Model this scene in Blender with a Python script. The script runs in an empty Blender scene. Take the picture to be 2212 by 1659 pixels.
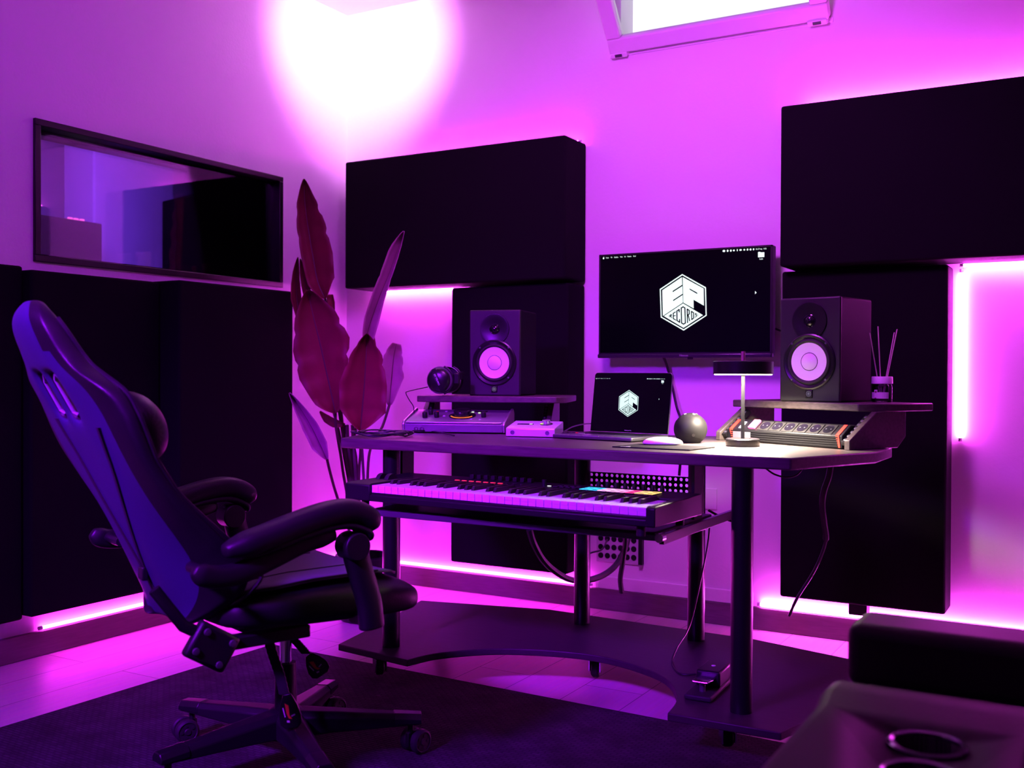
import bpy, bmesh, math, random
from mathutils import Vector, Matrix
random.seed(7)
S = bpy.context.scene
C = S.collection
PI = math.pi
R = math.radians

# ------------------------------------------------------------------ camera
W_PX, H_PX, F_PX = 2212.0, 1659.0, 2239.2
CAM_H = 0.95
YAW, PITCH, ROLL = 0.52568, -0.009675, 0.004422
_f = Vector((-math.sin(YAW), math.cos(YAW), 0)); _r = Vector((math.cos(YAW), math.sin(YAW), 0)); _u = Vector((0, 0, 1))
FWD = _f * math.cos(PITCH) + _u * math.sin(PITCH)
_u2 = -_f * math.sin(PITCH) + _u * math.cos(PITCH)
RIGHT = _r * math.cos(ROLL) + _u2 * math.sin(ROLL)
UP = -_r * math.sin(ROLL) + _u2 * math.cos(ROLL)
CAM = Vector((0, 0, CAM_H))
cd = bpy.data.cameras.new('camera'); cam = bpy.data.objects.new('camera', cd); C.objects.link(cam)
cd.sensor_width = 36.0; cd.lens = 36.0 * F_PX / W_PX; cd.clip_start = 0.05
cd.dof.use_dof = True; cd.dof.focus_distance = 3.15; cd.dof.aperture_fstop = 3.6
m3 = Matrix((RIGHT, UP, -FWD)).transposed()
cam.matrix_world = Matrix.Translation(CAM) @ m3.to_4x4()
S.camera = cam

# ------------------------------------------------------------------ world, exposure, room and added lights
S.view_settings.view_transform = 'Standard'; S.view_settings.look = 'None'
S.view_settings.exposure = 0.0; S.view_settings.gamma = 1.0; S.view_settings.use_curve_mapping = False
wd = bpy.data.worlds.new('world'); S.world = wd; wd.use_nodes = True
_n = wd.node_tree.nodes; _l = wd.node_tree.links
_tc = _n.new('ShaderNodeTexCoord'); _sx = _n.new('ShaderNodeSeparateXYZ'); _l.new(_tc.outputs['Generated'], _sx.inputs[0])
_rp = _n.new('ShaderNodeValToRGB'); _l.new(_sx.outputs['Z'], _rp.inputs[0])          # hazy white horizon, dim blue zenith
_rp.color_ramp.elements[0].position = 0.45; _rp.color_ramp.elements[0].color = (1, 1, 1, 1)
_rp.color_ramp.elements[1].position = 0.62; _rp.color_ramp.elements[1].color = (0.02, 0.03, 0.08, 1)
_l.new(_rp.outputs[0], _n['Background'].inputs[0]); _n['Background'].inputs[1].default_value = 1.5     # daylight behind the tilted window

def area_light(name, loc, target, size, energy, color, sy=None, spread=PI):
    l = bpy.data.lights.new(name, 'AREA'); l.energy = energy; l.color = color; l.size = size; l.spread = spread
    if sy: l.shape = 'RECTANGLE'; l.size_y = sy
    o = bpy.data.objects.new(name, l); C.objects.link(o); o.location = loc
    o.rotation_euler = (Vector(target) - Vector(loc)).to_track_quat('-Z', 'Y').to_euler()
    return o
def spot_light(name, loc, target, angle, blend, energy, color, radius):
    l = bpy.data.lights.new(name, 'SPOT'); l.energy = energy; l.color = color; l.spot_size = R(angle); l.spot_blend = blend
    l.shadow_soft_size = radius
    o = bpy.data.objects.new(name, l); C.objects.link(o); o.location = loc
    o.rotation_euler = (Vector(target) - Vector(loc)).to_track_quat('-Z', 'Y').to_euler()
    return o

BW, LW = 3.815, -3.11            # back wall Y, left wall X
CEIL = 2.62
SCONCE = Vector((-2.25, 2.95, 2.50))     # track spotlight head, out of the picture above the corner
FLOOD = Vector((-1.25, 2.20, 2.25))  # unseen flood lamp, added to brighten the back wall
area_light('added_fill_light', (-1.8, -0.6, 2.45), (-1.85, 1.85, 0.75), 0.5, 54, (0.30, 0.006, 1.0), spread=R(46))  # blue-violet fill from behind the viewer, added as ambient light
spot_light('track_spot_light', SCONCE, (-3.06, 3.815, 2.42), 60, 1.0, 240, (0.95, 0.30, 1.0), 0.05)
spot_light('added_flood_light', FLOOD, (-1.35, 3.8, 1.25), 112, 0.8, 140, (0.68, 0.066, 1.0), 0.2)
WASH = Vector((-0.9, 0.9, 2.52))  # unseen lamp, added as violet fill for the left wall
spot_light('added_wash_light', WASH, (-2.9, 2.55, 1.25), 84, 1.0, 100, (0.46, 0.012, 1.0), 0.1)
LED = (1.0, 0.03, 0.95)

# ------------------------------------------------------------------ photo-ray helpers (metres)
def ray(px, py):
    return RIGHT * ((px - W_PX / 2) / F_PX) - UP * ((py - H_PX / 2) / F_PX) + FWD
def onz(px, py, z): d = ray(px, py); return CAM + d * ((z - CAM.z) / d.z)
def ony(px, py, y): d = ray(px, py); return CAM + d * (y / d.y)
def onx(px, py, x): d = ray(px, py); return CAM + d * (x / d.x)
def atd(px, py, dist): return CAM + ray(px, py) * dist
def onplane(px, py, p, n): d = ray(px, py); return CAM + d * ((Vector(p) - CAM).dot(n) / d.dot(n))

# ------------------------------------------------------------------ mesh builder
class MB:
    def __init__(s, M=None): s.bm = bmesh.new(); s.M = M
    def _v(s, p):
        p = Vector(p)
        return s.bm.verts.new(s.M @ p if s.M else p)
    def face(s, pts):
        return s.bm.faces.new([s._v(p) for p in pts])
    def box(s, x0, x1, y0, y1, z0, z1, M=None):
        c = [(x, y, z) for z in (z0, z1) for y in (y0, y1) for x in (x0, x1)]
        v = [s._v(M @ Vector(p) if M else p) for p in c]
        for q in ((0, 2, 3, 1), (4, 5, 7, 6), (0, 1, 5, 4), (2, 6, 7, 3), (0, 4, 6, 2), (1, 3, 7, 5)):
            s.bm.faces.new([v[i] for i in q])
        return s
    def loft(s, rings, cap=True, closed=True):
        vs = [[s._v(p) for p in r] for r in rings]
        n = len(vs[0])
        for a, b in zip(vs, vs[1:]):
            for i in range(n if closed else n - 1):
                j = (i + 1) % n
                s.bm.faces.new([a[i], a[j], b[j], b[i]])
        if cap and closed:
            s.bm.faces.new(list(reversed(vs[0]))); s.bm.faces.new(vs[-1])
        return s
    def prism(s, poly, h0, h1, ax='z'):
        def P(u, v, h): return {'z': (u, v, h), 'y': (u, h, v), 'x': (h, u, v)}[ax]
        return s.loft([[P(u, v, h0) for u, v in poly], [P(u, v, h1) for u, v in poly]])
    def cyl(s, p0, p1, r0, r1=None, n=20, cap=True):
        p0, p1 = Vector(p0), Vector(p1); r1 = r0 if r1 is None else r1
        q = (p1 - p0).to_track_quat('Z', 'Y')
        ring = lambda p, r: [p + q @ Vector((r * math.cos(2 * PI * i / n), r * math.sin(2 * PI * i / n), 0)) for i in range(n)]
        return s.loft([ring(p0, r0), ring(p1, r1)], cap)
    def lathe(s, prof, c=(0, 0, 0), d=(0, 0, 1), n=28, cap=True):
        q = Vector(d).to_track_quat('Z', 'Y'); c = Vector(c)
        rings = [[c + q @ Vector((max(r, 1e-4) * math.cos(2 * PI * i / n), max(r, 1e-4) * math.sin(2 * PI * i / n), z)) for i in range(n)] for r, z in prof]
        return s.loft(rings, cap)
    def tube(s, pts, r, n=8, cap=True):
        pts = [Vector(p) for p in pts]; rs = r if isinstance(r, (list, tuple)) else [r] * len(pts)
        rings = []; up = None
        for i, p in enumerate(pts):
            t = (pts[min(i + 1, len(pts) - 1)] - pts[max(i - 1, 0)]).normalized()
            if up is None: up = t.orthogonal().normalized()
            up = (up - t * up.dot(t)); up = up.normalized() if up.length > 1e-6 else t.orthogonal().normalized()
            b = t.cross(up)
            rings.append([p + (up * math.cos(2 * PI * k / n) + b * math.sin(2 * PI * k / n)) * rs[i] for k in range(n)])
        return s.loft(rings, cap)
    def ball(s, c, r, n=20, m=12, sc=(1, 1, 1)):
        c = Vector(c)
        rings = []
        for i in range(m + 1):
            a = PI * i / m
            rr = max(math.sin(a), 0.002)
            rings.append([c + Vector((r * rr * math.cos(2 * PI * k / n) * sc[0], r * rr * math.sin(2 * PI * k / n) * sc[1], -r * math.cos(a) * sc[2])) for k in range(n)])
        return s.loft(rings)
    def build(s, name, mat, parent=None, bevel=0, seg=2, smooth=True, sub=0, ang=38, solid=0, recalc=True):
        if recalc: bmesh.ops.recalc_face_normals(s.bm, faces=s.bm.faces[:])
        me = bpy.data.meshes.new(name); s.bm.to_mesh(me); s.bm.free()
        if smooth:
            me.polygons.foreach_set('use_smooth', [True] * len(me.polygons))
            if not sub: me.set_sharp_from_angle(angle=R(ang))
        o = bpy.data.objects.new(name, me); C.objects.link(o); me.materials.append(mat)
        if parent: o.parent = parent
        if solid:
            md = o.modifiers.new('solid', 'SOLIDIFY'); md.thickness = solid; md.offset = 0
        if bevel:
            md = o.modifiers.new('bevel', 'BEVEL'); md.width = bevel; md.segments = seg; md.limit_method = 'ANGLE'; md.angle_limit = R(40)
        if sub:
            md = o.modifiers.new('sub', 'SUBSURF'); md.levels = sub; md.render_levels = sub
        return o

def tag(o, label, cat, group=None):
    o['label'] = label; o['category'] = cat
    if group: o['group'] = group
    return o
def thing(name, label, cat, loc=(0, 0, 0), rz=0, group=None):
    o = bpy.data.objects.new(name, None); C.objects.link(o); o.location = loc; o.rotation_euler = (0, 0, rz); o.empty_display_size = 0.05
    return tag(o, label, cat, group)
def struct(o): o['kind'] = 'structure'; return o
def relabel(o, l): o['label'] = l; return o
def dup(root, loc, rz, label):
    r = root.copy(); C.objects.link(r); r.location = loc; r.rotation_euler = (0, 0, rz); r['label'] = label
    for ch in list(root.children):
        c = ch.copy(); C.objects.link(c); c.parent = r
        for g in ch.children:
            d = g.copy(); C.objects.link(d); d.parent = c
    return r
def spline(pts, k=8):
    pts = [Vector(p) for p in pts]; out = []
    for i in range(len(pts) - 1):
        p0, p1, p2, p3 = pts[max(i - 1, 0)], pts[i], pts[i + 1], pts[min(i + 2, len(pts) - 1)]
        for j in range(k):
            t = j / k
            out.append(0.5 * ((2 * p1) + (p2 - p0) * t + (2 * p0 - 5 * p1 + 4 * p2 - p3) * t * t + (3 * p1 - p0 - 3 * p2 + p3) * t ** 3))
    out.append(pts[-1]); return out
def text(name, body, size, mat, parent, M, align='CENTER', ext=0.0, sx=1.0):
    cu = bpy.data.curves.new(name, 'FONT'); cu.body = body; cu.size = size; cu.align_x = align; cu.align_y = 'CENTER'; cu.extrude = ext
    t = bpy.data.objects.new(name, cu); C.objects.link(t)
    dg = bpy.context.evaluated_depsgraph_get(); me = bpy.data.meshes.new_from_object(t.evaluated_get(dg))
    bpy.data.objects.remove(t); me.transform(M @ Matrix.Diagonal((sx, 1, 1, 1))); me.materials.clear(); me.materials.append(mat)
    o = bpy.data.objects.new(name, me); C.objects.link(o)
    if parent: o.parent = parent
    return o

# ------------------------------------------------------------------ materials
def mat(name, col, rough=0.5, metal=0.0, spec=0.5, var=0.0, vscale=20.0, vstretch=(1, 1, 1), bump=0.0, bscale=60.0, emit=None, es=0.0, rvar=0.0, sheen=0.0, coat=0.0):
    m = bpy.data.materials.new(name); m.use_nodes = True
    nt = m.node_tree; N = nt.nodes; L = nt.links; b = N['Principled BSDF']
    b.inputs['Base Color'].default_value = (*col, 1); b.inputs['Roughness'].default_value = rough
    b.inputs['Metallic'].default_value = metal; b.inputs['Specular IOR Level'].default_value = spec
    if sheen: b.inputs['Sheen Weight'].default_value = sheen; b.inputs['Sheen Roughness'].default_value = 0.5
    if coat: b.inputs['Coat Weight'].default_value = coat; b.inputs['Coat Roughness'].default_value = 0.1
    if emit: b.inputs['Emission Color'].default_value = (*emit, 1); b.inputs['Emission Strength'].default_value = es
    tc = N.new('ShaderNodeTexCoord'); mp = N.new('ShaderNodeMapping'); L.new(tc.outputs['Object'], mp.inputs[0]); mp.inputs['Scale'].default_value = vstretch
    if var or rvar:
        nz = N.new('ShaderNodeTexNoise'); nz.inputs['Scale'].default_value = vscale; nz.inputs['Detail'].default_value = 5; L.new(mp.outputs[0], nz.inputs['Vector'])
    if var:
        mx = N.new('ShaderNodeMix'); mx.data_type = 'RGBA'
        mx.inputs[6].default_value = (*[c * (1 - var) for c in col], 1); mx.inputs[7].default_value = (*[min(1, c * (1 + var)) for c in col], 1)
        L.new(nz.outputs[0], mx.inputs[0]); L.new(mx.outputs[2], b.inputs['Base Color'])
    if rvar:
        mr = N.new('ShaderNodeMapRange'); mr.inputs[3].default_value = max(0, rough - rvar); mr.inputs[4].default_value = min(1, rough + rvar)
        L.new(nz.outputs[0], mr.inputs[0]); L.new(mr.outputs[0], b.inputs['Roughness'])
    if bump:
        n2 = N.new('ShaderNodeTexNoise'); n2.inputs['Scale'].default_value = bscale; n2.inputs['Detail'].default_value = 4; L.new(mp.outputs[0], n2.inputs['Vector'])
        bp = N.new('ShaderNodeBump'); bp.inputs['Strength'].default_value = bump; bp.inputs['Distance'].default_value = 0.002
        L.new(n2.outputs[0], bp.inputs['Height']); L.new(bp.outputs[0], b.inputs['Normal'])
    return m
def emission(name, col, st):
    m = bpy.data.materials.new(name); m.use_nodes = True; nt = m.node_tree; nt.nodes.clear()
    e = nt.nodes.new('ShaderNodeEmission'); o = nt.nodes.new('ShaderNodeOutputMaterial'); e.inputs[0].default_value = (*col, 1); e.inputs[1].default_value = st
    nt.links.new(e.outputs[0], o.inputs[0]); return m

M_wall = mat('white_plaster', (0.80, 0.79, 0.80), 0.75, spec=0.2, var=0.03, vscale=3, bump=0.25, bscale=90)
M_roomdark = mat('dark_unseen_wall', (0.07, 0.065, 0.08), 0.8, spec=0.2)  # unseen walls, darkened to cut bounced light
M_foam = mat('black_acoustic_fabric', (0.005, 0.0042, 0.006), 0.95, spec=0.1, var=0.3, vscale=400, bump=0.3, bscale=700)
M_foamside = mat('dark_frame_paint', (0.012, 0.011, 0.016), 0.7, spec=0.3)
M_black = mat('black_plastic', (0.006, 0.006, 0.007), 0.45, spec=0.3, bump=0.1, bscale=500)
M_satin = mat('black_satin_metal', (0.007, 0.0065, 0.008), 0.3, spec=0.4)
M_gloss = mat('gloss_black', (0.006, 0.006, 0.008), 0.08, spec=0.5)
M_screen = mat('screen_glass', (0.001, 0.001, 0.0015), 0.2, spec=0.2)
M_rubber = mat('black_rubber', (0.012, 0.012, 0.013), 0.6, spec=0.35)
M_leather = mat('black_leatherette', (0.006, 0.0055, 0.007), 0.45, spec=0.32, bump=0.25, bscale=350, rvar=0.08, vscale=12)
M_mesh = mat('perforated_leatherette', (0.055, 0.045, 0.075), 0.65, spec=0.25, bump=0.5, bscale=500)
M_shell = mat('blue_lit_shell_vinyl', (0.022, 0.026, 0.065), 0.5, spec=0.35, bump=0.15, bscale=300)  # blue light on the shell is put into this navy colour
M_chrome = mat('chrome', (0.75, 0.75, 0.78), 0.15, metal=1.0)
M_alu = mat('brushed_aluminium', (0.55, 0.55, 0.58), 0.3, metal=0.85)
M_dalu = mat('dark_aluminium', (0.14, 0.14, 0.16), 0.34, metal=0.7)
M_white = mat('white_plastic', (0.78, 0.78, 0.78), 0.35)
M_cone = mat('white_speaker_cone', (0.74, 0.74, 0.74), 0.55, bump=0.1, bscale=400)
M_wood = mat('dark_wenge_laminate', (0.070, 0.054, 0.050), 0.42, spec=0.4, var=0.75, vscale=9, vstretch=(1.2, 14, 14), bump=0.15, bscale=40)
M_woodbase = mat('dark_board', (0.028, 0.022, 0.023), 0.5, spec=0.3, var=0.5, vscale=8, vstretch=(1.2, 14, 14))
M_skirt = mat('brown_skirting_wood', (0.10, 0.065, 0.075), 0.5, var=0.4, vscale=7, vstretch=(2, 2, 22))
M_leaf = mat('burgundy_leaf', (0.16, 0.012, 0.03), 0.5, spec=0.3, var=0.35, vscale=10)
M_leafpale = mat('pale_leaf_back', (0.36, 0.18, 0.26), 0.55, spec=0.3, var=0.3, vscale=12)
M_stem = mat('dark_stem', (0.06, 0.018, 0.025), 0.55)
M_keyw = mat('piano_key_white', (0.80, 0.80, 0.80), 0.3, spec=0.4)
M_keyb = mat('piano_key_black', (0.02, 0.018, 0.018), 0.35)
M_strip = mat('socket_plastic', (0.016, 0.015, 0.016), 0.55, spec=0.15)
M_cab = mat('speaker_cabinet_vinyl', (0.0035, 0.003, 0.004), 0.6, spec=0.06, bump=0.1, bscale=500)
M_cable = mat('black_cable', (0.014, 0.013, 0.016), 0.4)
M_sofa = mat('brown_leather', (0.030, 0.017, 0.026), 0.55, spec=0.22, bump=0.2, bscale=220)
M_led = emission('led_strip_glow', LED, 62.0)
M_ledr = emission('led_strip_glow_strong', (1.0, 0.065, 0.97), 165.0)
M_white_em = emission('screen_white', (0.85, 1.0, 1.0), 1.25)
M_black_em = mat('screen_black', (0.001, 0.001, 0.001), 0.4, spec=0.1)
M_grey = mat('grey_print', (0.35, 0.35, 0.38), 0.5)
M_red = mat('red_bracket', (0.75, 0.04, 0.02), 0.4)
# ------------------------------------------------------------------ special materials
def floor_material():
    m = bpy.data.materials.new('laminate_planks'); m.use_nodes = True; nt = m.node_tree; N = nt.nodes; L = nt.links; b = N['Principled BSDF']
    tc = N.new('ShaderNodeTexCoord'); mp = N.new('ShaderNodeMapping'); mp.inputs['Rotation'].default_value = (0, 0, PI / 2); mp.inputs['Location'].default_value = (0.35, 0.06, 0)
    L.new(tc.outputs['Object'], mp.inputs[0])
    br = N.new('ShaderNodeTexBrick'); br.inputs['Scale'].default_value = 1.0; br.inputs['Brick Width'].default_value = 1.25; br.inputs['Row Height'].default_value = 0.19
    br.inputs['Mortar Size'].default_value = 0.0016; br.inputs['Color1'].default_value = (0.60, 0.50, 0.47, 1); br.inputs['Color2'].default_value = (0.52, 0.43, 0.40, 1); br.inputs['Mortar'].default_value = (0.16, 0.12, 0.12, 1)
    L.new(mp.outputs[0], br.inputs['Vector'])
    m2 = N.new('ShaderNodeMapping'); m2.inputs['Scale'].default_value = (22, 1.6, 1); L.new(tc.outputs['Object'], m2.inputs[0])
    nz = N.new('ShaderNodeTexNoise'); nz.inputs['Scale'].default_value = 4; nz.inputs['Detail'].default_value = 6; L.new(m2.outputs[0], nz.inputs['Vector'])
    mx = N.new('ShaderNodeMix'); mx.data_type = 'RGBA'; mx.blend_type = 'MULTIPLY'; mx.inputs[0].default_value = 0.35
    L.new(br.outputs['Color'], mx.inputs[6]); L.new(nz.outputs['Color'], mx.inputs[7]); L.new(mx.outputs[2], b.inputs['Base Color'])
    b.inputs['Roughness'].default_value = 0.42; b.inputs['Specular IOR Level'].default_value = 0.4
    return m
def rug_material():
    m = bpy.data.materials.new('woven_rug'); m.use_nodes = True; nt = m.node_tree; N = nt.nodes; L = nt.links; b = N['Principled BSDF']
    tc = N.new('ShaderNodeTexCoord'); mp = N.new('ShaderNodeMapping'); L.new(tc.outputs['Object'], mp.inputs[0])
    br = N.new('ShaderNodeTexBrick'); br.inputs['Scale'].default_value = 1.0; br.inputs['Brick Width'].default_value = 0.026; br.inputs['Row Height'].default_value = 0.011
    br.inputs['Mortar Size'].default_value = 0.0026; br.inputs['Mortar Smooth'].default_value = 0.6
    br.inputs['Color1'].default_value = (0.036, 0.034, 0.040, 1); br.inputs['Color2'].default_value = (0.022, 0.021, 0.026, 1); br.inputs['Mortar'].default_value = (0.012, 0.012, 0.016, 1)
    L.new(mp.outputs[0], br.inputs['Vector'])
    nz = N.new('ShaderNodeTexNoise'); nz.inputs['Scale'].default_value = 9; nz.inputs['Detail'].default_value = 6; L.new(tc.outputs['Object'], nz.inputs['Vector'])
    mr = N.new('ShaderNodeMapRange'); mr.inputs[1].default_value = 0.3; mr.inputs[2].default_value = 0.7; mr.inputs[3].default_value = 0.45; mr.inputs[4].default_value = 1.25; L.new(nz.outputs[0], mr.inputs[0])
    mx = N.new('ShaderNodeMix'); mx.data_type = 'RGBA'; mx.blend_type = 'MULTIPLY'; mx.inputs[0].default_value = 1.0
    L.new(br.outputs['Color'], mx.inputs[6]); L.new(mr.outputs[0], mx.inputs[7]); L.new(mx.outputs[2], b.inputs['Base Color'])
    b.inputs['Roughness'].default_value = 0.95; b.inputs['Specular IOR Level'].default_value = 0.15
    bp = N.new('ShaderNodeBump'); bp.inputs['Strength'].default_value = 0.7; bp.inputs['Distance'].default_value = 0.004
    iv = N.new('ShaderNodeMath'); iv.operation = 'SUBTRACT'; iv.inputs[0].default_value = 1.0; L.new(br.outputs['Fac'], iv.inputs[1]); L.new(iv.outputs[0], bp.inputs['Height']); L.new(bp.outputs[0], b.inputs['Normal'])
    return m
def glass_material(name, tint=(1, 1, 1), refl=1.0):
    m = bpy.data.materials.new(name); m.use_nodes = True; nt = m.node_tree; N = nt.nodes; L = nt.links; N.clear()
    o = N.new('ShaderNodeOutputMaterial'); t = N.new('ShaderNodeBsdfTransparent'); t.inputs[0].default_value = (*tint, 1)
    g = N.new('ShaderNodeBsdfGlossy'); g.inputs['Roughness'].default_value = 0.02; fr = N.new('ShaderNodeFresnel'); fr.inputs[0].default_value = 1.45
    mu = N.new('ShaderNodeMath'); mu.operation = 'MULTIPLY'; mu.inputs[1].default_value = refl; L.new(fr.outputs[0], mu.inputs[0])
    mx = N.new('ShaderNodeMixShader'); L.new(mu.outputs[0], mx.inputs[0]); L.new(t.outputs[0], mx.inputs[1]); L.new(g.outputs[0], mx.inputs[2]); L.new(mx.outputs[0], o.inputs[0])
    return m
M_glass = glass_material('window_glass', (0.92, 0.92, 0.95))
M_jarglass = glass_material('jar_glass', (0.85, 0.85, 0.88), 1.2)

# ------------------------------------------------------------------ room shell
RX0, RX1, RY0 = LW, 2.0, -1.6
b = MB(); b.box(LW - 0.2, RX1 + 0.2, RY0 - 0.2, BW + 0.25, -0.12, 0); struct(b.build('floor', floor_material()))
# left wall with the booth window opening
WY0, WY1, WZ0, WZ1 = 2.184, 3.372, 1.318, 1.793
b = MB(); t = LW - 0.18
b.box(t, LW, RY0, WY0, 0, CEIL); b.box(t, LW, WY1, BW, 0, CEIL); b.box(t, LW, WY0, WY1, 0, WZ0); b.box(t, LW, WY0, WY1, WZ1, CEIL)
struct(b.build('wall_left', M_wall, smooth=False))
# back wall with the opening of the small tilted window
KU0, KU1, KZ0, KH, KT = -1.752, -0.893, 2.243, 0.44, R(38)
HU0, HU1, HZ0, HZ1 = KU0 + 0.035, KU1 - 0.035, KZ0 + 0.02, 2.60
b = MB()
b.box(LW, HU0, BW, BW + 0.12, 0, CEIL); b.box(HU1, RX1, BW, BW + 0.12, 0, CEIL); b.box(HU0, HU1, BW, BW + 0.12, 0, HZ0); b.box(HU0, HU1, BW, BW + 0.12, HZ1, CEIL)
struct(b.build('wall_back', M_wall, smooth=False))
b = MB(); b.box(RX1, RX1 + 0.15, RY0, BW, 0, CEIL); struct(b.build('wall_right', M_roomdark, smooth=False))
b = MB(); b.box(LW, RX1, RY0 - 0.15, RY0, 0, CEIL); struct(b.build('wall_front', M_roomdark, smooth=False))
b = MB(); b.box(LW - 0.18, RX1 + 0.15, RY0 - 0.15, BW + 0.12, CEIL, CEIL + 0.12); struct(b.build('ceiling', M_wall, smooth=False))
# bottom hung window sash, tilted into the room
def sl(u, v, w=0.0):   # u along the wall, v up the tilted sash, w out into the room
    return Vector((u, BW - 0.004 - v * math.sin(KT) - w * math.cos(KT), KZ0 + v * math.cos(KT) - w * math.sin(KT) ))
def slbox(b, u0, u1, v0, v1, w0, w1):
    c = [sl(u, v, w) for w in (w0, w1) for v in (v0, v1) for u in (u0, u1)]
    v = [b._v(p) for p in c]
    for q in ((0, 2, 3, 1), (4, 5, 7, 6), (0, 1, 5, 4), (2, 6, 7, 3), (0, 4, 6, 2), (1, 3, 7, 5)): b.bm.faces.new([v[i] for i in q])
w1 = thing('window_1', 'small white framed window tilted inwards at the top of the back wall, white with daylight', 'window', (-1.32, BW, KZ0)); struct(w1)
off = Matrix.Translation((1.32, -BW, -KZ0)); fw = 0.060
b = MB(off); slbox(b, KU0, KU1, 0, fw, -0.02, 0.03); slbox(b, KU0, KU1, KH - fw, KH, -0.02, 0.03); slbox(b, KU0, KU0 + fw, fw, KH - fw, -0.02, 0.03); slbox(b, KU1 - fw, KU1, fw, KH - fw, -0.02, 0.03)
b.build('window_frame', M_white, w1, bevel=0.006)
b = MB(off); slbox(b, KU0 + fw - 0.004, KU1 - fw + 0.004, fw - 0.004, KH - fw + 0.004, 0.0, 0.006); b.build('glass_pane', M_glass, w1, smooth=False)
for u in (KU0 + 0.004, KU1 - 0.076):
    b = MB(off); slbox(b, u, u + 0.07, -0.014, 0.004, 0.0, 0.036); h = b.build('hinge_cover', M_white, w1, bevel=0.003)
    b = MB(off); slbox(b, u + 0.02, u + 0.05, -0.010, 0.001, 0.0362, 0.038); b.build('hinge_slot', M_dalu, h)
b = MB(off); b.box(KU0 - 0.01, KU1 + 0.01, BW - 0.006, BW, KZ0 - 0.022, KZ0 - 0.004); b.build('outer_sill', M_wall, w1, bevel=0.002)

# skirting boards
b = MB(); b.box(LW, LW + 0.018, RY0, BW, 0, 0.084); struct(b.build('baseboard_left', M_skirt, bevel=0.003))
b = MB(); b.box(LW + 0.018, RX1, BW - 0.018, BW, 0, 0.084); struct(b.build('baseboard_back', M_skirt, bevel=0.003))
# shallow plaster plinth above the back skirting (between the tall panels)
b = MB(); b.box(-1.80, -1.16, BW - 0.012, BW, 0.084, 0.135); struct(b.build('trim_1', M_wall, bevel=0.003))

# ------------------------------------------------------------------ booth window and the booth behind it
w2 = thing('window_2', 'wide black framed studio window in the left wall, looking into a dim booth', 'window', (LW, 2.78, 1.55)); struct(w2)
off = Matrix.Translation((-LW, -2.78, -1.55))
def ring_x(b, x0, x1, y0, y1, z0, z1, t):
    b.box(x0, x1, y0, y1, z0, z0 + t); b.box(x0, x1, y0, y1, z1 - t, z1); b.box(x0, x1, y0, y0 + t, z0 + t, z1 - t); b.box(x0, x1, y1 - t, y1, z0 + t, z1 - t)
b = MB(off); ring_x(b, LW - 0.05, LW + 0.012, WY0, WY1, WZ0, WZ1, 0.022); b.build('window_frame', M_satin, w2, bevel=0.002)
b = MB(off); ring_x(b, LW - 0.13, LW - 0.06, WY0 + 0.004, WY1 - 0.004, WZ0 + 0.004, WZ1 - 0.004, 0.030); b.build('inner_frame', M_satin, w2, bevel=0.002)
b = MB(off); b.box(LW - 0.036, LW - 0.030, WY0 + 0.02, WY1 - 0.02, WZ0 + 0.02, WZ1 - 0.02); b.build('glass_pane', M_glass, w2, smooth=False)
b = MB(off); b.box(LW - 0.104, LW - 0.098, WY0 + 0.03, WY1 - 0.03, WZ0 + 0.03, WZ1 - 0.03); b.build('glass_pane', M_glass, w2, smooth=False)
BX0 = -5.6
for nm_, q_ in (('wall_booth_back', (BX0 - 0.1, BX0, 0.4, 5.4, 0, 2.42)), ('wall_booth_right', (BX0, LW - 0.18, 5.3, 5.4, 0, 2.42)), ('wall_booth_left', (BX0, LW - 0.18, 0.4, 0.5, 0, 2.42)), ('floor_booth', (BX0, LW - 0.2, 0.4, 5.4, -0.1, 0)), ('ceiling_booth', (BX0 - 0.1, LW - 0.18, 0.4, 5.4, 2.42, 2.52)), ('wall_booth_front', (LW - 0.18, LW - 0.12, BW, 5.4, 0, 2.42))):
    struct(MB().box(*q_).build(nm_, M_wall, smooth=False))
# booth pillar, absorber and low cabinet placed by depth behind the glass
pa, pb = onx(203, 450, -4.7), onx(376, 450, -4.7)
b = MB(); b.box(-4.95, -4.7, pa.y, pb.y, 0.0, 2.42); struct(b.build('trim_2', M_wall, bevel=0.01))
q0, q1 = onx(378, 432, -4.35), onx(556, 388, -4.35)
b = MB(Matrix.Translation((-(-4.4), -(q0.y + q1.y) / 2, 0)))
b.prism([(q0.y, 0.0), (q1.y, 0.0), (q1.y, q1.z), (q0.y, q0.z)], -4.45, -4.35, 'x')
o = b.build('acoustic_panel', M_foam, bevel=0.006); o.location = (-4.4, (q0.y + q1.y) / 2, 0)
tag(o, 'tall black absorber with sloping top seen through the booth window', 'acoustic panel')
c0, c1, c2 = onx(72, 481, -4.55), onx(146, 472, -4.55), onx(203, 477, -4.55)
b = MB(Matrix.Translation((4.5, -c1.y, 0))); b.box(-5.0, -4.55, c0.y - 0.9, c2.y + 0.05, 0.0, c1.z)
o = b.build('booth_cabinet', M_foam, bevel=0.006); o.location = (-4.5, c1.y, 0); tag(o, 'low black cabinet behind the booth window, pink lights on its top', 'cabinet')
b = MB()
for k in range(3): b.box(-4.60, -4.585, c2.y - 0.12 + 0.035 * k, c2.y - 0.10 + 0.035 * k, 0, 0.012)
o = b.build('booth_light_strip', emission('booth_pink', (1, 0.1, 0.6), 2.0)); o.location = (0, 0, c1.z + 0.003); tag(o, 'tiny pink lights on top of the booth cabinet', 'led strip')
area_light('booth_lamp_light', (-3.9, 2.9, 2.38), (-4.2, 3.1, 0), 0.7, 40, (0.24, 0.05, 1.0))
lc = onx(205, 318, -4.3)
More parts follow.
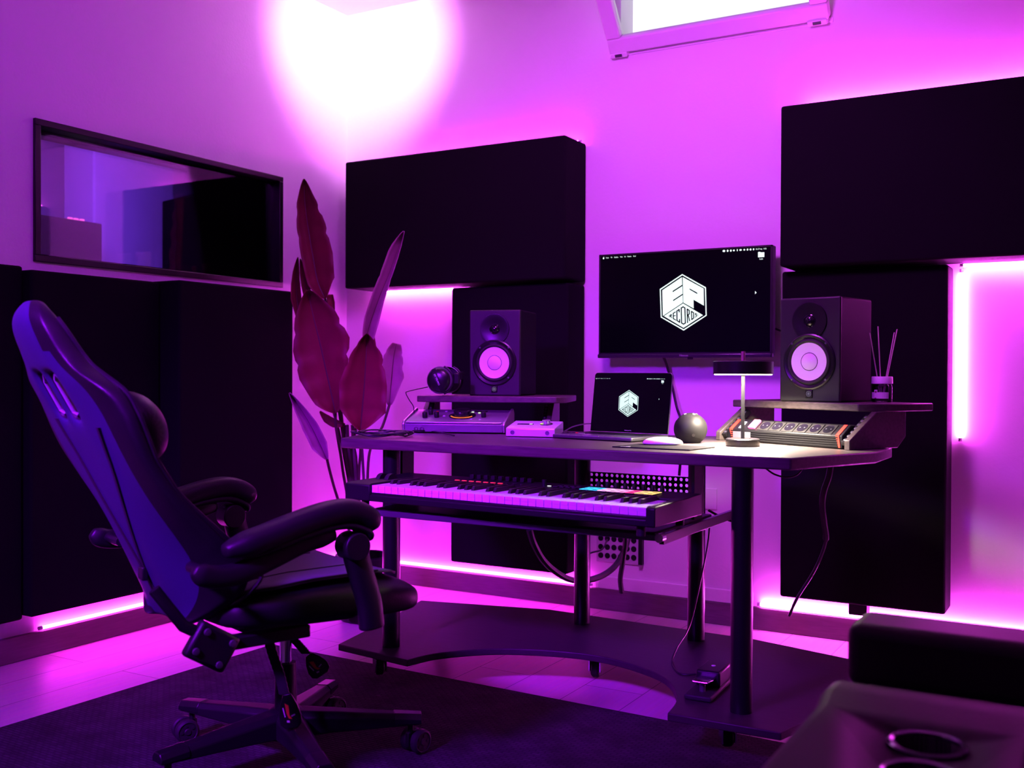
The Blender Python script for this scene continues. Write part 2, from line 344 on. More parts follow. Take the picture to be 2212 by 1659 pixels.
b = MB(Matrix.Translation((4.3, -lc.y, -2.38)))
b.box(-4.42, -4.22, lc.y - 0.14, lc.y + 0.14, 2.36, 2.42); o = b.build('booth_ceiling_lamp', M_white); o.location = (-4.3, lc.y, 2.38)
tag(o, 'pale ceiling lamp inside the booth, seen at the window top', 'ceiling lamp')

# ------------------------------------------------------------------ acoustic panels
def panel(label, x0, x1, y0, y1, z0, z1, group='black acoustic panels'):
    c = Vector(((x0 + x1) / 2, (y0 + y1) / 2, z0))
    t = thing('acoustic_panel', label, 'acoustic panel', c, 0, None)
    b = MB(Matrix.Translation(-c)); b.box(x0, x1, y0, y1, z0, z1); b.build('fabric_cover', M_foam, t, bevel=0.008)
    b = MB(Matrix.Translation(-c)); e = 0.012
    back = 'y' if (y1 > BW - 0.02) else 'x'
    if back == 'y': b.box(x0 + e, x1 - e, y1, y1 + 0.006, z0 + e, z1 - e)
    else: b.box(x0 - 0.006, x0, y0 + e, y1 - e, z0 + e, z1 - e)
    b.build('back_frame', M_foamside, t)
    return t
PB = BW - 0.008
panel('wide black acoustic panel high on the wall, above the left monitor speaker', -2.962, -1.863, 3.618, PB, 1.326, 1.888)
panel('tall black acoustic panel standing behind the left monitor speaker', -2.418, -1.866, 3.655, PB, 0.155, 1.312)
panel('wide black acoustic panel high on the wall, cut by the right picture edge', -1.016, 0.28, 3.618, PB, 1.330, 1.892)
panel('tall black acoustic panel behind the right monitor speaker and fragrance jar', -1.024, -0.474, 3.675, PB, 0.160, 1.318)
LB = LW + 0.008
panel('black acoustic panel under the booth window, left half, behind the gaming chair', LB, -3.0, 2.10, 2.620, 0.160, 1.278)
panel('thick black acoustic panel under the booth window, right half, beside the plant', LB, -2.905, 2.624, 3.222, 0.170, 1.283)
panel('narrow black panel strip at the far left, beside the window panels', LB, -3.035, 1.99, 2.096, 0.150, 1.290)
o = MB().box(-0.8, -0.737, BW - 0.07, BW - 0.02, 0.108, 0.158).build('mounting_bracket', M_black, bevel=0.003)
tag(o, 'small black mounting block under the right tall acoustic panel', 'bracket')

# ------------------------------------------------------------------ LED strips (real light sources)
def led(label, p0, p1, r=0.006, m=None):
    p0, p1 = Vector(p0), Vector(p1); c = (p0 + p1) / 2
    t = thing('led_strip', label, 'led strip', c)
    M = Matrix.Translation(-c); d = (p1 - p0).normalized(); n = d.orthogonal()
    MB(M).cyl(p0, p1, r, n=8).build('light_band', m or M_led, t)
    for q in (p0 - d * 0.012, p1): MB(M).cyl(q, q + d * 0.012, r * 1.2, n=8).build('end_cap', M_white, t)
    return t
led('glowing pink led strip along the left wall skirting, behind the gaming chair', (LW + 0.016, 2.205, 0.094), (LW + 0.016, 3.78, 0.094))
led('glowing pink led strip on the back wall skirting, under the left tall panel', (LW + 0.03, BW - 0.016, 0.096), (-1.835, BW - 0.016, 0.096))
led('pink led strip hidden under the upper left acoustic panel', (-2.92, BW - 0.03, 1.319), (-2.45, BW - 0.03, 1.319), 0.004, M_ledr)
led('pink led strip along the top of the upper left acoustic panel', (-2.93, BW - 0.035, 1.896), (-1.885, BW - 0.035, 1.896), 0.004)
led('pink led strip along the top of the upper right acoustic panel', (-0.98, BW - 0.035, 1.900), (0.25, BW - 0.035, 1.900), 0.004, M_ledr)
led('pink led strip under the upper right acoustic panel, at the picture edge', (-0.44, BW - 0.03, 1.322), (0.25, BW - 0.03, 1.322), 0.005, M_ledr)
led('upright pink led strip beside the right tall acoustic panel', (-0.448, BW - 0.012, 0.74), (-0.448, BW - 0.012, 1.30), 0.005, M_ledr)
led('glowing pink led strip on the back wall skirting, under the right tall panel', (-1.13, BW - 0.016, 0.096), (0.6, BW - 0.016, 0.096), 0.006, M_ledr)

# ------------------------------------------------------------------ corner spotlight and added fill lamps
for lab, loc_, q_ in (('white ceiling spotlight turned to the room corner, above the picture', SCONCE, Vector((-0.77, 0.865, -0.10))), ('added unseen fill lamp turned to the back wall, above the picture', FLOOD, Vector((-0.1, 1.6, -1.0))), ('added unseen fill lamp turned to the booth window, above the viewer', WASH, Vector((-2.0, 1.65, -1.27)))):
    q_ = q_.normalized(); t = thing('spot_or_fill_lamp', lab, 'spotlight', loc_)
    b = MB(); b.lathe([(0.055, -0.005), (0.058, -0.005), (0.058, -0.10), (0.040, -0.13), (0.0, -0.13)], (0, 0, 0), q_, 28, cap=False); b.build('lamp_body', M_white, t)
    b = MB(); e_ = q_ * -0.10; b.cyl(e_, (e_.x, e_.y, CEIL - loc_.z), 0.010); b.build('ceiling_arm', M_white, t)
t = thing('added_fill_lamp', 'added round violet fill lamp behind the viewer', 'ceiling lamp', (-1.8, -0.6, 2.53))  # body for the added violet fill light
b = MB(); b.lathe([(0.28, 0.09), (0.30, 0.02), (0.32, 0.0), (0.30, -0.01), (0.0, -0.01)], n=32); b.build('lamp_shade', M_white, t)
MB().lathe([(0.28, -0.012), (0.28, -0.02), (0.0, -0.02)], n=32).build('diffuser', emission('violet_glow', (0.2, 0.05, 1.0), 3.0), t)
# ------------------------------------------------------------------ rug
b = MB(); b.box(-1.25, 1.25, -1.6, 0, 0, 0.008); o = b.build('rug', rug_material(), bevel=0.003); o.location = (-1.27, 2.66, 0); o.rotation_euler = (0, 0, R(-1.5))
tag(o, 'dark woven rug on the plank floor under the gaming chair', 'rug')

# ------------------------------------------------------------------ studio desk
DZ = 0.752
desk = thing('studio_desk', 'dark wood studio desk on black round legs with keyboard tray and rack bays', 'desk', (-1.35, 2.85, 0))
D = Matrix.Translation((1.35, -2.85, 0))
top = [(-2.04, 2.475), (-0.665, 2.475), (-0.53, 2.80), (-0.53, 3.02), (-0.93, 3.26), (-1.25, 3.20), (-1.45, 3.20), (-1.78, 3.26), (-2.17, 3.10), (-2.17, 2.80)]
MB(D).prism(top, 0.722, DZ).build('desktop', M_wood, desk, bevel=0.004)
arc = spline([(-1.772, 2.454, 0), (-1.73, 2.575, 0), (-1.585, 2.715, 0), (-1.33, 2.785, 0), (-1.09, 2.70, 0), (-0.975, 2.54, 0), (-0.945, 2.40, 0)], 6)
base = [(-2.06, 2.49)] + [(p.x, p.y) for p in arc] + [(-0.665, 2.405), (-0.56, 2.79), (-0.659, 3.136), (-0.972, 3.215), (-1.728, 3.245), (-2.2, 3.13), (-2.12, 2.8)]
MB(D).prism(base, 0.095, 0.115).build('base_plate', M_woodbase, desk, bevel=0.003)
for x, y in ((-0.792, 2.505), (-1.907, 2.556), (-1.535, 3.12), (-1.132, 3.114)):
    l = MB(D).cyl((x, y, 0.115), (x, y, 0.722), 0.027, n=28).build('leg', M_satin, desk)
for x, y, a in ((-0.833, 2.53, 0.6), (-1.967, 2.58, 0.9), (-1.394, 2.93, 0.2), (-0.70, 3.05, 0.4), (-2.05, 3.05, 1.1)):
    Mc = D @ Matrix.Translation((x, y, 0)) @ Matrix.Rotation(a, 4, 'Z')
    b = MB(Mc); b.cyl((0, 0, 0.065), (0, 0, 0.095), 0.009, n=12); b.box(-0.018, 0.018, -0.012, 0.02, 0.062, 0.068); b.box(-0.019, -0.015, -0.012, 0.02, 0.022, 0.068); b.box(0.015, 0.019, -0.012, 0.02, 0.022, 0.068)
    c = b.build('caster', M_chrome, desk, bevel=0.001)
    b = MB(Mc @ Matrix.Translation((0, 0, 0.009 if y < 2.65 else 0.0005))); b.lathe([(0.006, -0.013), (0.024, -0.013), (0.028, -0.008), (0.028, 0.008), (0.024, 0.013), (0.006, 0.013)], (0, 0.012, 0.0285), (1, 0, 0), 24); b.build('wheel', M_rubber, c)
# keyboard tray with its metal edge, rails and hangers
TZ = 0.570
MB(D).prism([(-1.80, 2.335), (-0.95, 2.325), (-0.945, 2.72), (-1.81, 2.72)], TZ - 0.016, TZ).build('keyboard_tray', M_wood, desk, bevel=0.003)
for x in (-0.935, -1.815):
    b = MB(D); b.box(x - 0.006, x + 0.006, 2.33, 2.93, TZ - 0.028, TZ - 0.004); b.build('slide_rail', M_satin, desk, bevel=0.001)
b = MB(D); b.box(-1.82, -0.930, 2.322, 2.334, TZ - 0.020, TZ - 0.004); b.build('tray_edge', M_dalu, desk, bevel=0.002)
MB(D).cyl((-0.937, 2.318, TZ - 0.012), (-0.937, 2.34, TZ - 0.012), 0.011, n=14).build('corner_cap', M_chrome, desk)
for x, y in ((-0.952, 2.62), (-1.893, 2.617)):
    h = MB(D).box(x - 0.004, x + 0.004, y - 0.030, y + 0.030, TZ - 0.03, 0.722).build('tray_hanger', M_satin, desk)
    MB(D).cyl((x + 0.004, y - 0.02, TZ - 0.012), (x + 0.009, y - 0.02, TZ - 0.012), 0.006, n=10).build('bolt', M_chrome, h)
MB(D).box(-1.897, -1.81, 2.60, 2.634, TZ - 0.026, TZ - 0.006).build('hanger_link', M_satin, desk)
# perforated cable tray behind the knees
b = MB(D); y0 = 3.150
x0, z0, pit = -1.525, 0.548, 0.0187; nx, nz = 19, 4
for i in range(nx):
    for j in range(nz):
        cx, cz = x0 + (i + .5) * pit, z0 + (j + .5) * pit
        sq = [(cx + pit / 2 * sx, cz + pit / 2 * sz) for sx, sz in ((1, 0), (1, 1), (0, 1), (-1, 1), (-1, 0), (-1, -1), (0, -1), (1, -1))]
        ci = [(cx + 0.0058 * math.cos(k * PI / 4), cz + 0.0058 * math.sin(k * PI / 4)) for k in range(8)]
        for k in range(8):
            l = (k + 1) % 8
            b.face([(sq[k][0], y0, sq[k][1]), (sq[l][0], y0, sq[l][1]), (ci[l][0], y0, ci[l][1]), (ci[k][0], y0, ci[k][1])])
bmesh.ops.remove_doubles(b.bm, verts=b.bm.verts[:], dist=1e-5)
b.build('perforated_panel', M_black, desk, solid=0.003, smooth=False)

def rack_bay(loc, rz, w, setback, dep, shelf, soff):
    Mb = D @ Matrix.Translation(loc) @ Matrix.Rotation(rz, 4, 'Z')
    prof = [(0, 0.0), (0, 0.026), (setback, 0.1), (dep, 0.1), (dep, 0.03), (dep - 0.035, 0.0)]
    for x in (0, w - 0.018):
        s = MB(Mb).prism(prof, x, x + 0.018, 'x').build('side_panel', M_wood, desk, bevel=0.002)
        xi = x + 0.018 if x == 0 else x - 0.016
        rr = MB(Mb).loft([[(xi, 0.004 + q * setback + a, 0.022 + q * 0.074 + c) for a, c in ((0, 0), (0.012, -0.008), (0.012, -0.012), (0, -0.004))] + [] for q in (0, 1)]) if False else None
        b = MB(Mb)
        y0, z0, y1, z1 = 0.006, 0.020, setback - 0.002, 0.092
        b.loft([[(xi, y, z), (xi + 0.016, y, z), (xi + 0.016, y + 0.008, z - 0.010), (xi, y + 0.008, z - 0.010)] for y, z in ((y0, z0), (y1, z1))])
        rail = b.build('rack_rail', M_satin, desk)
        for q in range(7):
            f = (q + 0.6) / 7.4; p = Vector((xi + 0.008, y0 + (y1 - y0) * f, z0 + (z1 - z0) * f)); n = Vector((0, -(z1 - z0), (y1 - y0))).normalized()
            MB(Mb).lathe([(0.0045, 0), (0.0045, 0.002), (0.002, 0.003)], p, n, 10).build('rack_screw', M_dalu, rail)
    MB(Mb).prism(shelf, 0.1 + soff, 0.1 + soff + 0.0215).build('shelf', M_wood, desk, bevel=0.003)
    return Mb
LBAY = atd(1106 - 0.33 / 3.66 * F_PX, 940, 3.66); LBAY.z = DZ
RBAY = Vector((-1.043, 3.033, DZ))
MLB = rack_bay(LBAY, R(20), 0.47, 0.10, 0.24, [(0.04, -0.08), (0.500, -0.08), (0.530, -0.040), (0.530, 0.25), (0.01, 0.25), (0.01, -0.06)], 0.0)
MRB = rack_bay(RBAY, R(-26.7), 0.496, 0.11, 0.235, [(-0.015, 0.085), (0.455, 0.085), (0.515, 0.165), (0.515, 0.33), (-0.03, 0.33)], 0.0)
SH = DZ + 0.1215
MRBW = Matrix.Translation(RBAY) @ Matrix.Rotation(R(-26.7), 4, 'Z'); MLBW = Matrix.Translation(LBAY) @ Matrix.Rotation(R(20), 4, 'Z')

# ------------------------------------------------------------------ rack power strip (right bay)
ps = thing('power_strip', 'rack power strip with six sockets and red ends, behind the desk lamp', 'power strip', RBAY, R(-26.7))
prof = [(0.014, 0.002), (0.014, 0.036), (0.050, 0.063), (0.085, 0.063), (0.085, 0.002)]
MB().prism(prof, 0.036, 0.460, 'x').build('housing', M_black, ps, bevel=0.002)
sn = Vector((0, -0.027, 0.036)).normalized(); sd = Vector((0, 0.036, 0.027)).normalized()
def onface(x, v, h=0.0): return Vector((x, 0.014, 0.036)) + sd * v + sn * h
for i in range(5):
    z = 0.006 + i * 0.006
    MB().box(0.05, 0.446, 0.0118, 0.0142, z, z + 0.003).build('rib', M_black, ps)
for x in (0.044, 0.438):
    b = MB(); b.loft([[onface(x, 0.0, 0.0015), onface(x + 0.012, 0, 0.0015), onface(x + 0.012, 0.045, 0.0015), onface(x, 0.045, 0.0015)], [onface(x, 0.0, -0.001), onface(x + 0.012, 0, -0.001), onface(x + 0.012, 0.045, -0.001), onface(x, 0.045, -0.001)]])
    b.loft([[(x, 0.0125, 0.0365), (x + 0.012, 0.0125, 0.0365), (x + 0.017, 0.0125, 0.004), (x + 0.011, 0.0125, 0.004)], [(x, 0.0145, 0.0365), (x + 0.012, 0.0145, 0.0365), (x + 0.017, 0.0145, 0.004), (x + 0.011, 0.0145, 0.004)]])
    b.build('red_end', M_red, ps)
def rectface(b, x0, x1, v0, v1, h0, h1):
    b.loft([[onface(x0, v0, h), onface(x1, v0, h), onface(x1, v1, h), onface(x0, v1, h)] for h in (h0, h1)])
for i in range(6):
    x = 0.150 + i * 0.046
    b = MB(); rectface(b, x, x + 0.042, 0.003, 0.042, 0, 0.0018); so = b.build('socket', M_strip, ps, bevel=0.002)
    b = MB(); b.lathe([(0.0165, 0.0019), (0.0165, 0.0024), (0.0, 0.0024)], onface(x + 0.021, 0.0225), sn, 20); b.build('socket_well', M_gloss, so)
    for dx in (-0.008, 0.008): MB().lathe([(0.0025, 0.0025), (0.0025, 0.0029), (0, 0.0029)], onface(x + 0.021 + dx, 0.0225), sn, 8).build('contact', M_dalu, so)
b = MB(); rectface(b, 0.118, 0.143, 0.004, 0.041, 0, 0.009); b.build('rocker_switch', mat('pink_switch', (0.8, 0.1, 0.25), 0.25, emit=(1.0, 0.12, 0.35), es=0.35), ps, bevel=0.002)
b = MB(); rectface(b, 0.075, 0.088, 0.006, 0.036, 0, 0.001); b.build('label', M_white, ps)
b = MB(); b.box(0.060, 0.130, 0.0115, 0.013, 0.010, 0.030); b.build('label', mat('pale_label', (0.10, 0.095, 0.105), 0.5), ps)
# ------------------------------------------------------------------ logo artwork (traced once, reused on both screens)
TVY = 3.712
def lg(u, v):
    p = ony(1400 + u * 160 / 1659, 570 + v * 160 / 1659, TVY); return (p.x, p.z)
HEX_O = [(765, 228), (1297, 525), (1313, 1160), (797, 1495), (285, 1200), (262, 565)]
HEX_I = [(766, 256), (1272, 545), (1290, 1148), (797, 1465), (305, 1185), (285, 580)]
WHITE = [[(757, 298), (763, 468), (550, 605), (550, 637), (766, 500), (772, 670), (560, 808), (562, 837), (773, 700), (779, 868), (332, 1165), (318, 592)],
         [(776, 298), (1245, 552), (1250, 935), (1018, 802), (1022, 998), (790, 868)],
         [(783, 886), (1228, 1148), (795, 1432), (355, 1170)]]
BLACKP = [[(930, 550), (1103, 645), (1103, 678), (930, 577)]]
STROKES = [(20, [(492, 1192), (492, 1150), (523, 1132), (523, 1160), (494, 1178)]), (18, [(508, 1172), (533, 1212)]),
    (24, [(612, 1078), (564, 1108), (568, 1228), (620, 1258)]), (20, [(566, 1166), (612, 1160)]),
    (27, [(698, 1076), (696, 1022), (647, 1056), (650, 1272), (708, 1308), (707, 1245)]),
    (27, [(744, 988), (785, 962), (826, 988), (836, 1326), (795, 1350), (752, 1326), (744, 988)]),
    (26, [(884, 1312), (878, 1014), (922, 1042), (924, 1122), (884, 1150)]), (24, [(900, 1145), (932, 1275)]),
    (24, [(980, 1250), (972, 1064), (1020, 1094), (1022, 1216), (980, 1245)]),
    (18, [(1096, 1124), (1060, 1110), (1058, 1144), (1092, 1146), (1092, 1172), (1054, 1194)]), (14, [(458, 1170), (472, 1170)]), (12, [(1120, 1145), (1130, 1145)])]
LCX, LCZ = lg(789, 862)
def logo_parts(parent, T, mat_w, mat_b):
    """T maps artwork metres (x, z relative to the hexagon centre, height offset) to the screen's local frame"""
    A = lambda q: (lambda xz: (xz[0] - LCX, xz[1] - LCZ))(lg(*q))
    b = MB()
    for i in range(6):
        j = (i + 1) % 6
        b.face([T(*A(HEX_O[i]), 0.0004), T(*A(HEX_O[j]), 0.0004), T(*A(HEX_I[j]), 0.0004), T(*A(HEX_I[i]), 0.0004)])
    for p in WHITE: b.face([T(*A(q), 0.0004) for q in p])
    b.build('screen_logo', mat_w, parent, smooth=False)
    b = MB()
    for p in BLACKP: b.face([T(*A(q), 0.0008) for q in p])
    for w, pl in STROKES:
        for (x0, y0), (x1, y1) in zip(pl, pl[1:]):
            d = Vector((x1 - x0, y1 - y0)).normalized(); n = Vector((-d.y, d.x)) * w / 2; e = d * w * 0.42
            b.face([T(*A((p.x, p.y)), 0.0008) for p in (Vector((x0, y0)) - e + n, Vector((x1, y1)) + e + n, Vector((x1, y1)) + e - n, Vector((x0, y0)) - e - n)])
    b.build('logo_lettering', mat_b, parent, smooth=False)
def blob(b, T, x, z, w, h, n=8, k=0.0005):
    b.face([T(x + w / 2 * math.cos(2 * PI * i / n), z + h / 2 * math.sin(2 * PI * i / n), k) for i in range(n)])
def menu_bar(parent, T, mt, x_of, z_of, sc):
    """desktop menu words, status icons, folder and pointer; x_of / z_of give artwork metres for a photo pixel on the tv"""
    for wd, px, py in (('Finder', 1312, 557), ('File', 1321, 556.2), ('Modifica', 1331, 555.8), ('Vista', 1342, 555.0), ('Vai', 1350, 554.4), ('Finestra', 1359.5, 554.0), ('Aiuto', 1370.5, 553.2), ('Gio 27 mag', 1639, 538), ('16:56', 1652, 537.2), ('Studio', 1644, 559.5)):
        o = T(x_of(px), z_of(px, py), 0.0006); ex = T(x_of(px) + 1, z_of(px, py), 0.0006) - o; ez = T(x_of(px), z_of(px, py) + 1, 0.0006) - o
        ex.normalize(); ez.normalize(); nn = ex.cross(ez)
        M = Matrix((ex, ez, nn)).transposed().to_4x4(); M.translation = o
        text('menu_text', wd, 0.0078 * sc, mt, parent, M, sx=0.66)
    b = MB()
    for px, py, w, h in ((1563.5, 542.2, 6.2, 4.6), (1571.5, 541.8, 4, 4.6), (1578.4, 541.4, 4, 4.6), (1585, 541, 4.4, 3.6), (1592.3, 540.4, 2.2, 4.6), (1599.4, 540, 5.6, 3.6), (1607.5, 539.6, 4.2, 3.4), (1614.4, 539.2, 3.8, 4.2), (1621, 539, 4.0, 4.4), (1627.5, 538.6, 3.2, 4.2)):
        blob(b, T, x_of(px), z_of(px, py), w * 0.00182, h * 0.0018)
    b.build('menu_icons', mt, parent, smooth=False)
    b = MB(); x, z = x_of(1303.7), z_of(1303.7, 557.8); blob(b, T, x, z - 0.0006, 0.0064, 0.0068, 10); blob(b, T, x + 0.0012, z + 0.0038, 0.0018, 0.0032, 6)
    b.build('apple_emblem', mt, parent, smooth=False)
    b = MB(); x, z = x_of(1644), z_of(1644, 550); w, h = 0.0116, 0.0094
    b.face([T(x + q * w, z + r * h, 0.0006) for q, r in ((-1, -1), (1, -1), (1, .86), (-.15, .86), (-.3, 1.08), (-.9, 1.08), (-1, .95))]); b.build('folder_icon', mt, parent, smooth=False)
    b = MB(); x, z = x_of(1633), z_of(1633, 632)
    b.face([T(x + q, z + r, 0.0006) for q, r in ((-.003, .006), (.0035, -.0015), (.0005, -.002), (-.003, -.006))]); b.build('pointer', mt, parent, smooth=False)

# ------------------------------------------------------------------ television
tl, tr = ony(1294.7, 551.5, TVY), ony(1671.5, 530, TVY); zb = ony(1300, 766, TVY).z
X0, X1, Z1 = tl.x, ony(1669, 530, TVY).x, 1.421
tv = thing('television', 'flat television on the back wall between the acoustic panels, showing a white hexagon logo', 'television', ((X0 + X1) / 2, TVY, 1.02))
T0 = Matrix.Translation((-(X0 + X1) / 2, -TVY, -1.02))
MB(T0).box(X0, X1, TVY + 0.003, TVY + 0.045, 1.022, Z1).build('casing', M_black, tv, bevel=0.004)
MB(T0).box(X0 + 0.007, X1 - 0.007, TVY, TVY + 0.0035, 1.036, Z1 - 0.007).build('screen', M_screen, tv)
b = MB(T0)
for q in ((X0, X0 + 0.007, 1.03, Z1), (X1 - 0.007, X1, 1.03, Z1), (X0, X1, Z1 - 0.007, Z1)): b.box(q[0], q[1], TVY - 0.003, TVY + 0.006, q[2], q[3])
b.build('bezel', M_black, tv, bevel=0.001)
ch = MB(T0).box(X0 - 0.002, X1 + 0.002, TVY - 0.010, TVY + 0.02, 1.014, 1.030).build('chin', mat('tv_chin', (0.05, 0.05, 0.06), 0.25, metal=0.6), tv, bevel=0.004)
pc = ony(1477, 766, TVY - 0.0102)
text('brand_text', 'Hisense', 0.011, M_grey, ch, T0 @ Matrix.Translation((pc.x, TVY - 0.0104, 1.0225)) @ Matrix.Rotation(PI / 2, 4, 'X'))
MB(T0).box(pc.x + 0.012, pc.x + 0.03, TVY - 0.004, TVY + 0.01, 1.008, 1.015).build('ir_sensor', M_black, tv, bevel=0.001)
b = MB(T0); b.box(-1.55, -1.28, TVY + 0.045, TVY + 0.06, 1.12, 1.32); b.box(-1.47, -1.36, TVY + 0.06, BW, 1.16, 1.28); b.build('wall_bracket', M_black, tv)
TT = lambda x, z, h: Vector((x - (X0 + X1) / 2 + LCX, -h, z - 1.02 + LCZ))
logo_parts(tv, TT, M_white_em, M_black_em)
xo = lambda px: ony(px, 600, TVY).x - LCX
zo = lambda px, py: ony(px, py, TVY).z - LCZ
menu_bar(tv, TT, M_white_em, xo, zo, 1.0)

# ------------------------------------------------------------------ laptop
LA = R(-10.0)
lp = onz(1364, 956, DZ)      # front right corner
wv = Vector((math.cos(LA), math.sin(LA), 0)); dv = Vector((-math.sin(LA), math.cos(LA), 0))
lorg = lp - wv * 0.146
lap = thing('laptop', 'open dark laptop on the desk showing a white hexagon logo', 'laptop', lorg, LA)
MB().box(-0.146, 0.146, 0, 0.204, 0.002, 0.014).build('base', M_dalu, lap, bevel=0.004, seg=3)
b = MB()
for r_ in range(6):
    n = 14 if r_ < 5 else 8
    for c_ in range(n):
        w = 0.264 / n; x = -0.132 + c_ * w
        b.box(x + 0.001, x + w - 0.001, 0.186 - 0.0175 * r_ - 0.0157, 0.186 - 0.0175 * r_, 0.0141, 0.0152)
b.build('keys', M_black, lap)
MB().box(-0.065, 0.065, 0.012, 0.075, 0.0140, 0.0143).build('trackpad', mat('trackpad', (0.2, 0.2, 0.22), 0.25, metal=0.5), lap)
MB().box(-0.028, 0.028, -0.0004, 0.004, 0.0105, 0.0142).build('opening_notch', M_alu, lap)
TILT = R(8)
ML = Matrix.Translation((0, 0.200, 0.0155)) @ Matrix.Rotation(-TILT, 4, 'X')       # lid frame: z up the lid, -y is the screen side
LH = 0.190
b = MB(ML)
pts = []
for (cx, cz, a0) in ((0.136, LH - 0.010, 0), (-0.136, LH - 0.010, 90)):
    for k in range(5): pts.append((cx + 0.010 * math.cos(R(a0 + k * 22.5)), cz + 0.010 * math.sin(R(a0 + k * 22.5))))
pts += [(-0.146, 0.0), (0.146, 0.0)]
b.prism(pts, 0.0, 0.005, 'y'); lid = b.build('lid', M_dalu, lap, bevel=0.0012)
sc_pts = [(x * 0.992, z if z < 0.01 else z - 0.0012) for x, z in pts]
b = MB(ML); b.prism(sc_pts, -0.0006, 0.0002, 'y'); scr = b.build('screen', M_screen, lap)
ks = 0.276 / (X1 - X0)
TL = lambda x, z, h: ML @ Vector((x * ks - 0.006, -0.0008 - h, z * ks + 0.092))
M_lap_em = emission('laptop_white', (0.75, 1.0, 1.0), 1.1)
logo_parts(lap, TL, M_lap_em, M_black_em)
menu_bar(lap, TL, M_lap_em, lambda px: xo(px), lambda px, py: zo(px, py) + 0.012, ks)
text('brand_text', 'MacBook Pro', 0.0048, M_grey, lap, ML @ Matrix.Translation((0, -0.0012, 0.006)) @ Matrix.Rotation(PI / 2, 4, 'X'))

# ------------------------------------------------------------------ mouse, mat, smart speaker
mp_ = [onz(*q, DZ + 0.002) for q in ((1322, 965), (1490, 972.5), (1545, 966))]
c = mp_[0] + (mp_[2] - mp_[1]); m0 = (mp_[0] + mp_[2]) / 2
mm = thing('mouse_pad', 'thin dark mouse pad under the white mouse', 'mouse pad', (m0.x, m0.y, DZ))
b = MB(Matrix.Translation((-m0.x, -m0.y, -DZ))); b.loft([[Vector((q.x, q.y, z)) for q in (mp_[0], mp_[1], mp_[2], c)] for z in (DZ + 0.0002, DZ + 0.0035)]); b.build('pad', mat('pad_cloth', (0.012, 0.0105, 0.013), 0.9, spec=0.15, bump=0.2, bscale=900), mm, bevel=0.001)
e1, e2 = onz(1343, 964.6, DZ + 0.0038), onz(1356.5, 964.3, DZ + 0.0038)
b = MB(Matrix.Translation((-m0.x, -m0.y, -DZ)))
dd = (mp_[1] - mp_[0]).normalized(); nn = Vector((-dd.y, dd.x, 0))
for k in range(7): p = e1 + dd * (0.0042 * k - 0.002); b.box(-0.0013, 0.0013, -0.002, 0.002, 0, 0.0003, Matrix.Translation(p) @ Matrix.Rotation(math.atan2(dd.y, dd.x), 4, 'Z'))
b.box(-0.001, 0.0012, -0.007, 0.010, 0, 0.0003, Matrix.Translation(e2) @ Matrix.Rotation(math.atan2(dd.y, dd.x) - 0.3, 4, 'Z'))
b.build('pad_emblem', mat('pale_print', (0.7, 0.7, 0.72), 0.5), mm)
pm = onz(1428, 964, DZ)
b = MB(); n = 22; rings = []
for k in range(9):
    t_ = k / 8; h = 0.022 * math.sin(PI * (0.5 - 0.5 * t_)) if t_ > 0 else 0.022
    s_ = [1.0, 1.0, .97, .92, .84, .72, .55, .32, .02][8 - k] if False else None
prof = [(1.0, 0.0), (1.04, 0.004), (1.0, 0.009), (0.90, 0.014), (0.72, 0.018), (0.45, 0.0208), (0.05, 0.022)]
for s_, z in prof:
    rings.append([Vector((0.055 * s_ * math.copysign(abs(math.cos(a)) ** 0.85, math.cos(a)), 0.028 * s_ * math.copysign(abs(math.sin(a)) ** 0.85, math.sin(a)), z)) for a in [2 * PI * i / n for i in range(n)]])
b.loft(rings)
ms = b.build('computer_mouse', M_white, sub=1); ms.location = (pm.x, pm.y + 0.012, DZ + 0.0036); ms.rotation_euler = (0, 0, R(22)); tag(ms, 'low rounded white computer mouse on the dark pad', 'mouse')
pe = onz(1475, 957.5, DZ) + Vector((0.012, 0.03, 0))
ec = thing('smart_speaker', 'dark grey ball shaped smart speaker beside the laptop', 'smart speaker', (pe.x, pe.y, DZ), R(28))
Rb = 0.0475; cz = 0.040
prof = [(0.0, 0.0005), (0.028, 0.0005)] + [(Rb * math.cos(a), cz + Rb * math.sin(a)) for a in [R(-50 + k * 7) for k in range(21)]] + [(0.0, cz + Rb)]
sp = MB().lathe(prof, n=40).build('ball', mat('charcoal_mesh', (0.012, 0.0115, 0.012), 0.7, spec=0.15, bump=0.6, bscale=900), ec)
b = MB(); b.lathe([(0.0005 + Rb * math.cos(a), cz + 0.0004 + (Rb + 0.0006) * math.sin(a)) for a in [R(-48 + k * 7) for k in range(12)]], (0, 0, 0), n=40, cap=False)
for v in b.bm.verts:
    v.co = Vector((v.co.x * 1.008, v.co.y * 1.008, v.co.z))
q = Matrix.Translation((0, 0, cz)) @ Matrix.Rotation(R(-20), 4, 'X') @ Matrix.Translation((0, 0, -cz))
bmesh.ops.transform(b.bm, matrix=q, verts=b.bm.verts[:])
bmesh.ops.delete(b.bm, geom=[v for v in b.bm.verts if v.co.z < 0.004], context='VERTS')
b.build('smooth_shell', mat('charcoal_shell', (0.010, 0.0095, 0.0098), 0.5, spec=0.15), ec)
for a in range(4):
    d_ = Vector((0.42 * math.cos(a * PI / 2 + .4), 0.42 * math.sin(a * PI / 2 + .4), 1)).normalized(); p = Vector((0, 0, cz)) + d_ * Rb
    MB().lathe([(0.004, 0), (0.004, 0.0009), (0, 0.0012)], p, d_, 10).build('button', M_grey, ec)
